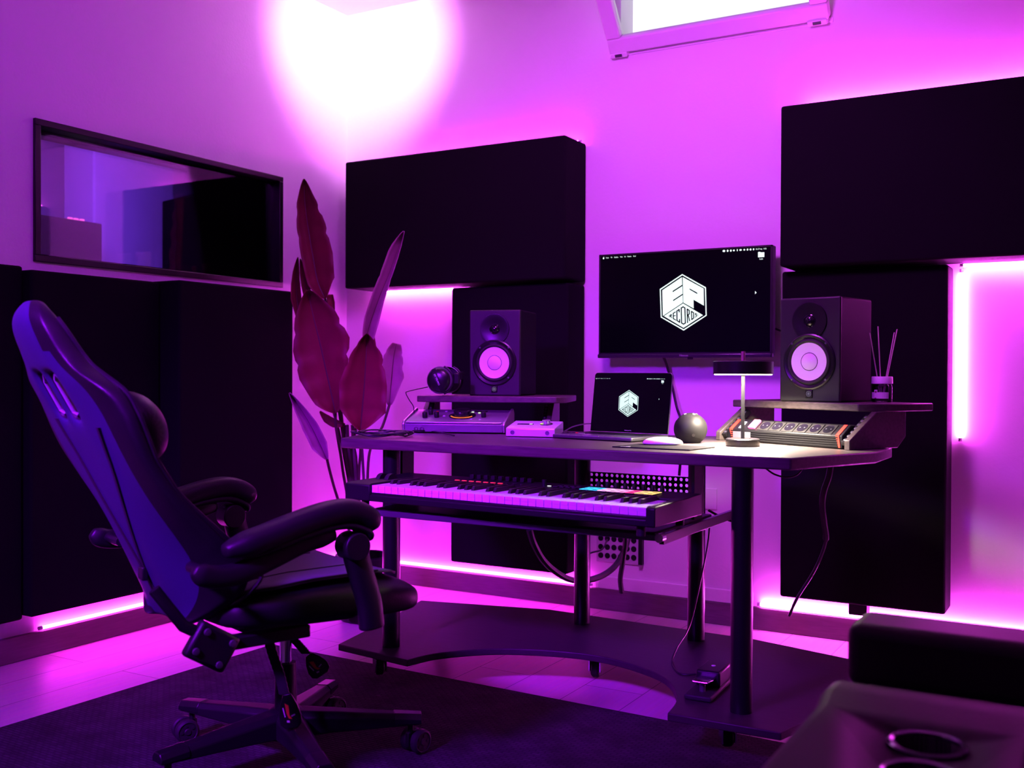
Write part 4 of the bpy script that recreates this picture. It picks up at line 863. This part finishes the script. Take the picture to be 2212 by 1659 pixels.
# ------------------------------------------------------------------ sustain pedal on the base plate
pp = onz(1510, 1512, 0.115); pq = onz(1568, 1458, 0.115)
PA = math.atan2(pq.y - pp.y, pq.x - pp.x)
pd_ = thing('sustain_pedal', 'black sustain pedal with shiny metal foot plate on the desk base', 'pedal', (pp.x, pp.y, 0.1155), PA)
MB().box(-0.015, 0.175, -0.036, 0.036, 0, 0.014).build('pedal_base', M_rubber, pd_, bevel=0.004)
MB().box(0.075, 0.185, -0.033, 0.033, 0.012, 0.055).build('housing', M_black, pd_, bevel=0.006)
MB().prism([(0.005, 0.040), (0.008, 0.047), (0.085, 0.040), (0.085, 0.034)], -0.022, 0.022, 'y').build('foot_plate', M_chrome, pd_, bevel=0.003)
MB().cyl((0.03, 0, 0.012), (0.03, 0, 0.038), 0.008, n=12).build('spring', M_dalu, pd_)
MB().lathe([(0.006, 0), (0.006, 0.0012), (0, 0.0012)], (0.13, 0, 0.055), n=12).build('emblem', mat('pale_emblem', (0.5, 0.5, 0.55), 0.3), pd_)
# ------------------------------------------------------------------ potted plant with large burgundy leaves
POT = Vector((-2.50, 3.17, 0))
pot = thing('potted_plant', 'tall plant with big burgundy paddle leaves in a dark pot, in the room corner', 'plant', POT)
MP = Matrix.Translation(-POT)
MB().lathe([(0.0, 0.002), (0.085, 0.002), (0.088, 0.008), (0.104, 0.240), (0.108, 0.246), (0.106, 0.252), (0.098, 0.250), (0.094, 0.215), (0.0, 0.212)], n=36).build('pot', M_satin, pot)
MB().lathe([(0.094, 0.214), (0.05, 0.222), (0.0, 0.225)], n=24).build('soil', mat('dark_soil', (0.03, 0.02, 0.018), 0.95, bump=0.8, bscale=80), pot)
def cp(u, v): return (600 + u * 0.4338, 380 + v * 0.4338)
def leaf(mid, left, right, depth, curl=0.03, m=None, stem=None, bend=0.0, notch=()):
    """mid: midrib in crop pixels; left/right: width there; depth in metres along the view axis"""
    k = 6; ms = spline([(u, v, 0) for u, v in mid], k); n = len(ms)
    def wid(ws, i):
        f = i / k; a = int(min(f, len(ws) - 2)); t = f - a; t = t * t * (3 - 2 * t) if False else t
        return ws[a] * (1 - t) + ws[min(a + 1, len(ws) - 1)] * t
    rows = []
    for i, p in enumerate(ms):
        t = (ms[min(i + 1, n - 1)] - ms[max(i - 1, 0)]).normalized(); nr = Vector((-t.y, t.x, 0))
        wl, wr = wid(left, i), wid(right, i)
        if i in notch: wr *= 0.90; wl *= 0.93
        row = []
        for q in (-1, -0.72, -0.4, -0.06, 0, 0.06, 0.4, 0.72, 1):
            w = wl if q < 0 else wr
            pt = p + nr * (-q * w); zoff = curl * abs(q) ** 1.5 + bend * math.sin(i / n * PI) + 0.0035 * math.sin(i * 1.3) * abs(q) + (-0.004 if q == 0 else 0)
            row.append(atd(*cp(pt.x, pt.y), depth - zoff))
        rows.append(row)
    b = MB(MP); b.loft(rows, cap=False, closed=False)
    lf = b.build('leaf', m or M_leaf, pot, solid=0.0012, recalc=True, ang=180)
    mr = MB(MP).tube([r[4] + (-FWD) * 0.002 for r in rows], [0.0012 + 0.0028 * i / n for i in range(n)], 6).build('midrib', M_stem, lf)
    if stem:
        pts = [rows[-1][4]] + [atd(*cp(u, v), d) for u, v, d in stem]
        end = pts[-1]; foot = POT + Vector((random.uniform(-.03, .03), random.uniform(-.03, .03), 0.215))
        MB(MP).tube(spline(pts + [foot], 5), 0.0055, 7).build('stem', M_stem, pot)
leaf([(130, 15), (135, 130), (150, 250), (175, 400), (200, 530), (236, 612)], [3, 40, 56, 58, 52, 4], [3, 58, 88, 100, 86, 4], 4.14, 0.03, stem=[(262, 720, 4.14), (300, 1000, 4.12), (330, 1300, 4.08)], notch=(8, 9, 14))
leaf([(100, 405), (92, 500), (96, 610), (112, 730)], [2, 22, 32, 10], [2, 18, 22, 10], 4.24, 0.02, stem=[(180, 950, 4.2), (300, 1250, 4.15)], notch=(6, 7))
leaf([(112, 412), (122, 480), (140, 560), (170, 680)], [2, 12, 20, 18], [2, 16, 22, 20], 4.19, 0.01, stem=[(240, 900, 4.16), (310, 1200, 4.12)])
leaf([(150, 568), (175, 690), (212, 840), (245, 985), (275, 1120), (288, 1182)], [8, 92, 140, 140, 90, 4], [8, 110, 150, 105, 62, 4], 3.95, 0.045, stem=[(290, 1250, 3.96), (315, 1400, 3.98), (335, 1530, 4.0)], notch=(9, 15))
leaf([(445, 785), (440, 890), (432, 1040), (420, 1170), (412, 1270)], [4, 76, 128, 112, 5], [4, 80, 112, 118, 5], 3.87, 0.05, stem=[(412, 1380, 3.9), (404, 1500, 3.95)], notch=(4, 8))
leaf([(628, 275), (596, 370), (553, 490), (508, 600), (465, 720), (440, 805)], [3, 42, 42, 40, 36, 18], [3, 14, 18, 28, 40, 40], 4.08, 0.06, M_leafpale, stem=[(425, 1000, 4.08), (415, 1250, 4.06)], notch=(6, 13))
leaf([(592, 835), (578, 900), (568, 1000), (556, 1140)], [20, 50, 60, 10], [22, 45, 60, 10], 4.22, 0.03, M_leafpale, stem=[(520, 1250, 4.2), (468, 1340, 4.15), (448, 1480, 4.1)], notch=(5, 9, 10))
leaf([(58, 1080), (108, 1150), (165, 1245), (212, 1340), (246, 1412)], [3, 30, 46, 46, 6], [3, 18, 34, 36, 6], 3.86, 0.045, M_leafpale, stem=[(262, 1480, 3.9), (300, 1610, 3.95)])
leaf([(210, 1172), (245, 1205), (285, 1228), (335, 1240)], [3, 24, 26, 6], [3, 16, 18, 6], 4.02, 0.01)
leaf([(270, 590), (272, 630), (280, 668)], [30, 24, 4], [4, 12, 4], 4.18, 0.01)
leaf([(455, 700), (448, 830), (440, 1000)], [4, 30, 40], [4, 40, 60], 4.16, 0.02, stem=[(390, 1250, 4.1), (372, 1450, 4.06)])
for u0, u1 in ((345, 372), (372, 392), (330, 352)):
    pts = [atd(*cp(u0, 1240), 4.02), atd(*cp((u0 + u1) / 2, 1400), 4.03), POT + Vector((random.uniform(-.03, .03), random.uniform(-.02, .02), 0.215))]
    MB(MP).tube(spline(pts, 6), [0.007] * 6 + [0.012] * 7, 7).build('stem', M_stem, pot)
# ------------------------------------------------------------------ gaming chair (local frame: x forward, y to the sitter's left)
CH = Vector((-1.735, 1.90, 0.0085)); CR = R(70)
chair = thing('gaming_chair', 'black leatherette gaming chair on a five-star base, back turned to the viewer', 'chair', CH, CR)
MC = Matrix.Translation(CH) @ Matrix.Rotation(CR, 4, 'Z'); MCI = MC.inverted()
# base
hub = MB().lathe([(0.0, 0.060), (0.045, 0.060), (0.055, 0.075), (0.052, 0.115), (0.035, 0.128), (0.0, 0.128)], n=28).build('hub', M_black, chair)
for k in range(5):
    a = R(41 + 72 * k); A = Matrix.Rotation(a, 4, 'Z')
    secs = []
    for r_, hw, zt_, zb_ in ((0.03, 0.036, 0.125, 0.066), (0.12, 0.030, 0.118, 0.070), (0.25, 0.024, 0.106, 0.074), (0.325, 0.021, 0.099, 0.076)):
        secs.append([(r_, -hw, zb_), (r_, hw, zb_), (r_, hw, zt_ - 0.012), (r_, hw * 0.6, zt_), (r_, -hw * 0.6, zt_), (r_, -hw, zt_ - 0.012)])
    lg_ = MB(A).loft(secs).build('base_leg', M_black, chair, bevel=0.003)
    secs = []
    for r_, hw, zt_, zb_ in ((0.262, 0.0250, 0.1062, 0.080), (0.330, 0.0225, 0.1005, 0.078)):
        secs.append([(r_, -hw, zb_), (r_, hw, zb_), (r_, hw, zt_ - 0.012), (r_, hw * 0.6, zt_), (r_, -hw * 0.6, zt_), (r_, -hw, zt_ - 0.012)])
    MB(A).loft(secs).build('leg_cap', M_satin, lg_, bevel=0.002)
    Ac = A @ Matrix.Translation((0.303, 0, 0)) @ Matrix.Rotation(R((-30, 60, 20, -75, 40)[k]), 4, 'Z')
    b = MB(Ac); b.cyl((0, 0, 0.05), (0, 0, 0.08), 0.008, n=10); b.box(-0.012, 0.03, -0.006, 0.006, 0.018, 0.055); cs = b.build('caster', M_black, lg_, bevel=0.003)
    for s in (-1, 1):
        b = MB(Ac); b.lathe([(0.010, -0.011), (0.026, -0.011), (0.0295, -0.007), (0.0295, 0.007), (0.024, 0.011), (0.022, 0.009), (0.009, 0.009), (0.007, 0.011), (0, 0.011)], (0.018, s * 0.018, 0.0295), (0, s, 0), 28)
        for q in range(5):
            aa_ = q * 2 * PI / 5; b.lathe([(0.0042, 0.0092), (0.0042, 0.0105), (0, 0.0105)], (0.018 + 0.0155 * math.cos(aa_), s * 0.018, 0.0295 + 0.0155 * math.sin(aa_)), (0, s, 0), 8)
        b.build('wheel', M_rubber, lg_)
MB().cyl((0, 0, 0.12), (0, 0, 0.238), 0.027, 0.025, n=28).build('column_sleeve', M_black, chair)
MB().cyl((0, 0, 0.236), (0, 0, 0.360), 0.0145, n=24).build('gas_lift', M_chrome, chair)
MB().box(-0.15, 0.13, -0.07, 0.07, 0.345, 0.385).build('tilt_mechanism', M_satin, chair, bevel=0.008)
# seat
def ring(f, hw, zb_, zc, zs, n=28):
    out = []
    for i in range(n):
        a = 2 * PI * i / n; c_, s_ = math.cos(a), math.sin(a)
        y = hw * math.copysign(abs(c_) ** 0.55, c_); q = abs(y) / max(hw, 1e-6)
        zt_ = zc + (zs - zc) * (q ** 3) * (1 if q < 0.9 else 0.75)
        mid = (zb_ + zc) / 2; z = mid + (zt_ - mid) * abs(s_) ** 0.5 if s_ > 0 else mid - (mid - zb_) * abs(s_) ** 0.5
        out.append((f, y, z))
    return out
rows = [(-0.255, .17, .405, .44, .445), (-0.245, .225, .385, .456, .462), (-0.15, .252, .375, .464, .470), (0.0, .262, .370, .470, .472), (0.10, .262, .366, .470, .470), (0.17, .258, .364, .462, .462), (0.215, .25, .366, .446, .448), (0.238, .225, .378, .428, .430), (0.246, .17, .392, .412, .412)]
seat = MB().loft([ring(*r_) for r_ in rows]).build('seat', M_leather, chair, sub=1)
b = MB(); gr = []
for f in (-0.22, -0.14, -0.05, 0.04, 0.12, 0.165, 0.19):
    zc = 0.470 if f > -0.1 else 0.464
    if f > 0.15: zc = 0.470 - (f - 0.15) * 0.36
    gr.append([(f, y, zc + 0.004 + 0.004 * (abs(y) / 0.22) ** 3) for y in [k * (1.0 if f < 0.15 else (0.95 if f < 0.18 else 0.86)) for k in (-0.222, -0.17, -0.11, -0.05, 0, 0.05, 0.11, 0.17, 0.222)]])
b.loft(gr, cap=False, closed=False); b.build('seat_panel', M_mesh, seat, solid=0.006, ang=60)
for y in (-0.223, -0.10, 0.10, 0.223):
    MB().tube([(g_[0][0], y, (0.470 if g_[0][0] > -0.1 else 0.464) - (max(0, g_[0][0] - 0.15) * 0.36) + 0.0075 + 0.004 * (abs(y) / 0.22) ** 3) for g_ in gr[:5]], 0.0022, 6).build('seam', M_leather, seat)
# backrest
def lerp_t(tab, z):
    for (z0_, v0), (z1_, v1) in zip(tab, tab[1:]):
        if z <= z1_: 
            t = max(0, min(1, (z - z0_) / (z1_ - z0_))); return v0 + (v1 - v0) * t
    return tab[-1][1]
WT = [(.385, .08), (.40, .13), (.43, .19), (.48, .25), (.54, .265), (.62, .266), (.70, .264), (.80, .268), (.85, .266), (.90, .248), (.925, .225), (.945, .185), (.96, .160), (.985, .138), (1.03, .124), (1.06, .112), (1.085, .092), (1.105, .062), (1.118, .02)]
ET = [(.385, -.29), (.41, -.265), (.45, -.225), (.51, -.190), (.55, -.222), (.60, -.272), (.65, -.325), (.70, -.375), (.77, -.420), (.835, -.444), (.90, -.468), (.935, -.495), (.952, -.505), (1.0, -.532), (1.045, -.556), (1.09, -.575)]
FT = [(.385, -.29), (.45, -.325), (.55, -.37), (.67, -.425), (.75, -.46), (.85, -.512), (.9, -.540), (.95, -.568), (1.0, -.595), (1.05, -.612), (1.09, -.606)]
def zmap(z): return z if z < 0.9 else 0.9 + (z - 0.9) * 0.87
WT = [(zmap(z), v) for z, v in WT]
def frear(z): return lerp_t(FT, z)
ZR = [.385, .40, .43, .48, .54, .61, .68, .75, .80, .848, .87, .895, .92, .942, .957, .982, 1.012, 1.042, 1.064, 1.080, 1.089]
S0, S1 = 9, 13      # slot rows
def bsurf(z, lat, front):
    w = lerp_t(WT, z); e = lerp_t(ET, z); q = min(1, abs(lat) / w); fr_ = frear(z)
    tt = max(0, min(1, (z - 1.045) / 0.044)) ** 2
    thick = 0.060 - 0.028 * tt; fr_ += 0.014 * tt; e -= 0.006 * tt
    if front: return fr_ + thick + (e - (fr_ + thick)) * q ** 2.6
    t = max(0, min(1, (z - 0.86) / 0.10)); t = t * t * (3 - 2 * t)
    return (fr_ + (e - 0.030 - fr_) * q ** 3.2) * (1 - t) + (fr_ + 0.020 * q ** 2.5) * t
b = MB(); grid = []
for z in ZR:
    w = lerp_t(WT, z); a1, a2 = min(0.018, 0.2 * w), min(0.068, 0.52 * w)
    lats = [-w, -.93 * w, -.78 * w, -(a2 + .55 * w) / 2 if a2 < .519 * w else -.6 * w, -a2, -a1, a1, a2, (a2 + .55 * w) / 2 if a2 < .519 * w else .6 * w, .78 * w, .93 * w, w]
    rear = [b._v((bsurf(z, l, False), l, z)) for l in lats]; frn = [b._v((bsurf(z, l, True), l, z)) for l in lats]
    grid.append((rear, frn))
nc = 12
F_ = b.bm.faces.new
for i in range(len(ZR) - 1):
    (r0, f0), (r1, f1) = grid[i], grid[i + 1]
    for j in range(nc - 1):
        hole = (S0 <= i < S1) and j in (4, 6)
        if not hole:
            F_([r0[j], r1[j], r1[j + 1], r0[j + 1]]); F_([f0[j], f0[j + 1], f1[j + 1], f1[j]])
        else:
            F_([r0[j], r1[j], f1[j], f0[j]]); F_([r0[j + 1], f0[j + 1], f1[j + 1], r1[j + 1]])
            if i == S0: F_([r0[j], f0[j], f0[j + 1], r0[j + 1]])
            if i == S1 - 1: F_([r1[j], r1[j + 1], f1[j + 1], f1[j]])
    F_([r0[0], f0[0], f1[0], r1[0]]); F_([r0[-1], r1[-1], f1[-1], f0[-1]])
for (rr_, ff_), flip in ((grid[0], 0), (grid[-1], 1)):
    for j in range(nc - 1): F_([rr_[j], rr_[j + 1], ff_[j + 1], ff_[j]])
back = b.build('backrest', M_shell, chair, sub=2); back.data.materials.append(M_leather)
for pg in back.data.polygons:
    c_ = pg.center; q = abs(c_.y) / lerp_t(WT, c_.z)
    if pg.normal.x > -0.2 or q > 0.66: pg.material_index = 1
M_bezel = mat('bezel_plastic', (0.30, 0.27, 0.34), 0.25, spec=0.6)
for s in (-1, 1):
    z0_, z1_ = ZR[S0] + 0.006, ZR[S1] - 0.006
    cs_ = [(z0_ + 0.004, s * 0.020), (z0_, s * 0.043), (z0_ + 0.006, s * 0.066), (z1_ - 0.018, s * 0.066), (z1_, s * 0.040), (z1_ - 0.012, s * 0.020)]
    cs_ = [(z, l + (z - 0.9) * 0.0) for z, l in cs_]
    b = MB(); rr_ = []
    for off_, inset in ((0.016, 1.16), (0.012, 1.10), (0.013, 1.0), (0.022, 0.98)):
        rr_.append([(bsurf(z, l, False) + off_, s * 0.043 + (l - s * 0.043) * inset, 0.9 + (z - 0.9) * (1 + (inset - 1) * 0.4)) for z, l in cs_])
    b.loft(rr_, cap=False); b.build('slot_bezel', M_bezel, back, solid=0.002, ang=30)
# piping along both front edges of the back
for s in (-1, 1):
    pts = [(lerp_t(ET, z) + 0.001, s * (lerp_t(WT, z) - 0.004), z) for z in [.41 + 0.02 * k for k in range(36)] if z < 1.07]
    MB().tube(spline(pts, 2), 0.0045, 6).build('piping', M_leather, back)
for pts_ in ([(0.085, .84), (0.050, .70), (0.005, .56), (-0.012, .50)], [(-0.155, .83), (-0.10, .70), (-0.045, .58), (-0.020, .50)], [(-0.015, .505), (-0.02, .46), (-0.03, .40)]):
    sp_ = spline([(l, z, 0) for l, z in pts_], 5)
    MB().loft([[(bsurf(p.y, p.x, False) - 0.003, p.x - 0.006, p.y), (bsurf(p.y, p.x, False) - 0.003, p.x + 0.006, p.y), (bsurf(p.y, p.x, False) + 0.004, p.x + 0.006, p.y), (bsurf(p.y, p.x, False) + 0.004, p.x - 0.006, p.y)] for p in sp_]).build('back_strap', M_rubber, back)
MB().box(bsurf(.50, 0, False) - 0.014, bsurf(.50, 0, False), -0.030, -0.002, 0.485, 0.515).build('strap_buckle', M_satin, back, bevel=0.003)
# lumbar pillow
b = MB(); rings_ = []
for k in range(7):
    y = -0.15 + 0.05 * k; s_ = (1 - (abs(y) / 0.155) ** 4) ** 0.4
    c_ = Vector((-0.385, 0, 0.822)); ax = Vector((-0.39, 0, 0.92)); nx = Vector((0.92, 0, 0.39))
    rings_.append([tuple(c_ + Vector((0, y, 0)) + ax * (0.085 * s_ * math.sin(a)) + nx * (0.060 * s_ * math.cos(a))) for a in [2 * PI * i / 18 for i in range(18)]])
b.loft(rings_); b.build('lumbar_pillow', M_leather, chair, sub=1)
# hinge covers and recline tubes
for s in (-1,):
    Mh = Matrix.Translation((-0.288, s * 0.222, 0.370)) @ Matrix.Rotation(R(32), 4, 'Y')
    h = MB(Mh).box(-0.050, 0.050, -0.014, 0.014, -0.040, 0.040).build('recline_hinge', M_black, chair, bevel=0.008)
    for q, w_ in ((-0.030, 0.022), (0.034, 0.024), (-0.032, -0.022), (0.030, -0.026)): MB(Mh).lathe([(0.008, 0), (0.007, 0.004), (0, 0.005)], (q, s * 0.014, w_), (0, s, 0), 12).build('bolt', M_dalu, h)
    MB().tube([(-0.27, s * 0.215, 0.375), (-0.345, s * 0.215, 0.42), (-0.40, s * 0.20, 0.50)], 0.013, 10).build('recline_tube', M_satin, chair)
    MB().box(-0.28, -0.05, s * 0.18, s * 0.215, 0.350, 0.378).build('seat_rail', M_satin, chair, bevel=0.004)
# armrests
def sweep(pts, hw, hh, n=14, k=5, taper=True):
    sp_ = spline([(f, 0, z) for f, z in pts], k); out = []
    for i, p in enumerate(sp_):
        t = (sp_[min(i + 1, len(sp_) - 1)] - sp_[max(i - 1, 0)]).normalized(); nr = Vector((-t.z, 0, t.x))
        u = i / (len(sp_) - 1); e = min(1.0, 0.45 + 4.5 * min(u, 1 - u)) if taper else 1.0
        out.append([p + Vector((0, hw * e * math.copysign(abs(math.cos(a)) ** 0.7, math.cos(a)), 0)) + nr * (hh * e * math.copysign(abs(math.sin(a)) ** 0.8, math.sin(a))) for a in [2 * PI * q / n for q in range(n)]])
    return out
for s in (-1, 1):
    Ma = Matrix.Translation((0, s * 0.306, 0))
    ar = MB(Ma).loft(sweep([(-.300, .580), (-.23, .595), (-.15, .617), (-.07, .636), (-.01, .640), (.036, .622), (.054, .594)], 0.036, 0.027)).build('armrest', M_leather, chair, sub=1)
    MB(Ma).loft(sweep([(-.26, .563), (-.17, .588), (-.08, .607), (-.015, .610), (.03, .592), (.043, .570)], 0.030, 0.010)).build('arm_frame', M_black, ar, sub=1)
    MB(Ma).loft(sweep([(-.362, .552), (-.330, .534), (-.27, .532), (-.19, .557), (-.11, .584), (-.04, .590)], 0.018, 0.024)).build('arm_link', M_black, ar, sub=1)
    MB(Ma).loft(sweep([(.008, .592), (.008, .55), (.026, .49), (.045, .43), (.052, .372)], 0.021, 0.030, taper=False)).build('arm_post', M_black, ar, sub=1, bevel=0.004)
    MB(Ma).cyl((0.0, -s * 0.024, 0.562), (0.0, s * 0.030, 0.562), 0.031, n=28).build('arm_pivot', M_black, ar, bevel=0.003)
    MB(Ma).cyl((-0.325, -s * 0.10, 0.538), (-0.325, 0, 0.538), 0.012, n=14).build('arm_bolt', M_satin, ar)
    MB(Ma).box(0.035, 0.065, -s * 0.075, 0, 0.375, 0.40).build('arm_bracket', M_satin, ar, bevel=0.003)
# hanging straps with printed buckles
M_orange = mat('orange_print', (0.8, 0.15, 0.03), 0.5); M_prw = mat('white_print', (0.75, 0.75, 0.8), 0.5)
def strap(pts, tag_c, tag_w, tag_h, tilt, d):
    P = [MCI @ atd(x, y, d) for x, y in pts]; sp_ = spline(P, 8)
    sd_ = (MCI.to_3x3() @ RIGHT); fw_ = (MCI.to_3x3() @ FWD)
    st = MB().loft([[p + sd_ * (0.011 * (1 + 0.12 * (i % 2))) * q + fw_ * (0.003 * r_) for q, r_ in ((-1, -1), (1, -1), (1, 1), (-1, 1))] for i, p in enumerate(sp_)]).build('hanging_strap', M_rubber, chair)
    c_ = MCI @ atd(*tag_c, d - 0.006); up_ = MCI.to_3x3() @ UP
    u = sd_ * math.cos(tilt) + up_ * math.sin(tilt); v = up_ * math.cos(tilt) - sd_ * math.sin(tilt)
    out = [(-.35, 1.0), (.35, 1.0), (.75, .4), (1.0, -.25), (.95, -.75), (.55, -1.0), (-.55, -1.0), (-.95, -.75), (-1.0, -.25), (-.75, .4)]
    tg_ = MB().loft([[c_ + u * (x * tag_w) + v * (y * tag_h) + fw_ * h for x, y in out] for h in (-0.003, 0.004)]).build('strap_buckle', M_satin, st, bevel=0.002)
    b = MB(); b.face([c_ + u * (x * tag_w) + v * (y * tag_h) - fw_ * 0.0036 for x, y in ((-.3, .5), (.05, .35), (.0, -.2), (.2, -.45), (-.1, -.4), (-.25, -.1))]); b.build('orange_mark', M_orange, tg_, smooth=False)
    b = MB()
    for a_, c2, w_ in (((-.5, .25), (-.4, -.3), .1), ((.15, -.28), (.5, -.2), .09), ((-.3, -.55), (-.05, -.58), .12)):
        d2 = Vector((c2[0] - a_[0], c2[1] - a_[1])).normalized() * w_
        b.face([c_ + u * (x * tag_w) + v * (y * tag_h) - fw_ * 0.0037 for x, y in ((a_[0] - d2.y * .5, a_[1] + d2.x * .5), (c2[0] - d2.y * .5, c2[1] + d2.x * .5), (c2[0] + d2.y * .5, c2[1] - d2.x * .5), (a_[0] + d2.y * .5, a_[1] - d2.x * .5))])
    b.build('white_mark', M_prw, tg_, smooth=False)
strap([(578, 1372), (590, 1415), (605, 1460), (614, 1500)], (625, 1536), 0.026, 0.040, R(8), 2.40)
strap([(632, 1378), (650, 1398), (662, 1412)], (682, 1436), 0.027, 0.030, R(35), 2.52)
# ------------------------------------------------------------------ recliner arm in the near corner
SO = Vector((-0.2, 1.3, 0))
so = thing('recliner_sofa', 'blurred dark leather recliner arm with two cup holders, nearest the viewer', 'sofa', SO)
MS = Matrix.Translation(-SO)
def boolean_cut(o, cutters):
    for c in cutters:
        md = o.modifiers.new('cut', 'BOOLEAN'); md.operation = 'DIFFERENCE'; md.object = c; md.solver = 'EXACT'
    dg = bpy.context.evaluated_depsgraph_get(); dg.update(); me = bpy.data.meshes.new_from_object(o.evaluated_get(dg))
    me.materials.clear(); me.materials.append(o.data.materials[0]); o.modifiers.clear(); o.data = me
    for c in cutters: bpy.data.objects.remove(c)
CUPS = [(-0.208, 1.452), (-0.198, 1.335)]
prof = [(0.35, 0.04), (1.70, 0.04), (1.735, 0.36), (1.73, 0.42), (1.705, 0.455), (1.66, 0.472), (1.60, 0.474), (1.565, 0.462), (0.35, 0.462)]
arm = MB(MS).prism(prof, -0.385, -0.075, 'x').build('arm', M_sofa, None, bevel=0.022, seg=4)
arm.location = SO
cut = [MB().cyl((x, y, 0.39), (x, y, 0.6), 0.040, n=40).build('cutter', M_sofa) for x, y in CUPS]
boolean_cut(arm, cut); arm.parent = so; arm.location = (0, 0, 0)
for x, y in CUPS:
    MB(MS).lathe([(0.040, 0.395), (0.040, 0.463), (0.0415, 0.4665), (0.047, 0.468), (0.0505, 0.4655), (0.051, 0.4625), (0.044, 0.461), (0.0415, 0.455), (0.041, 0.395)], (x, y, 0), n=48, cap=False).build('cup_ring', mat('dark_chrome', (0.10, 0.09, 0.12), 0.18, metal=0.9) if 'dark_chrome' not in bpy.data.materials else bpy.data.materials['dark_chrome'], so)
    MB(MS).lathe([(0.0405, 0.392), (0.0405, 0.397), (0, 0.397)], (x, y, 0), n=32).build('cup_floor', M_gloss, so)
MB(MS).box(-0.365, 1.1, 1.64, 1.90, 0.05, 0.435).build('foot_base', M_sofa, so, bevel=0.02)
MB(MS).box(-0.388, 1.1, 1.795, 1.93, 0.425, 0.531).build('foot_rest', M_sofa, so, bevel=0.022, seg=4)
MB(MS).box(-0.07, 1.1, 0.3, 1.665, 0.05, 0.475).build('seat_cushion', M_sofa, so, bevel=0.05, seg=4)
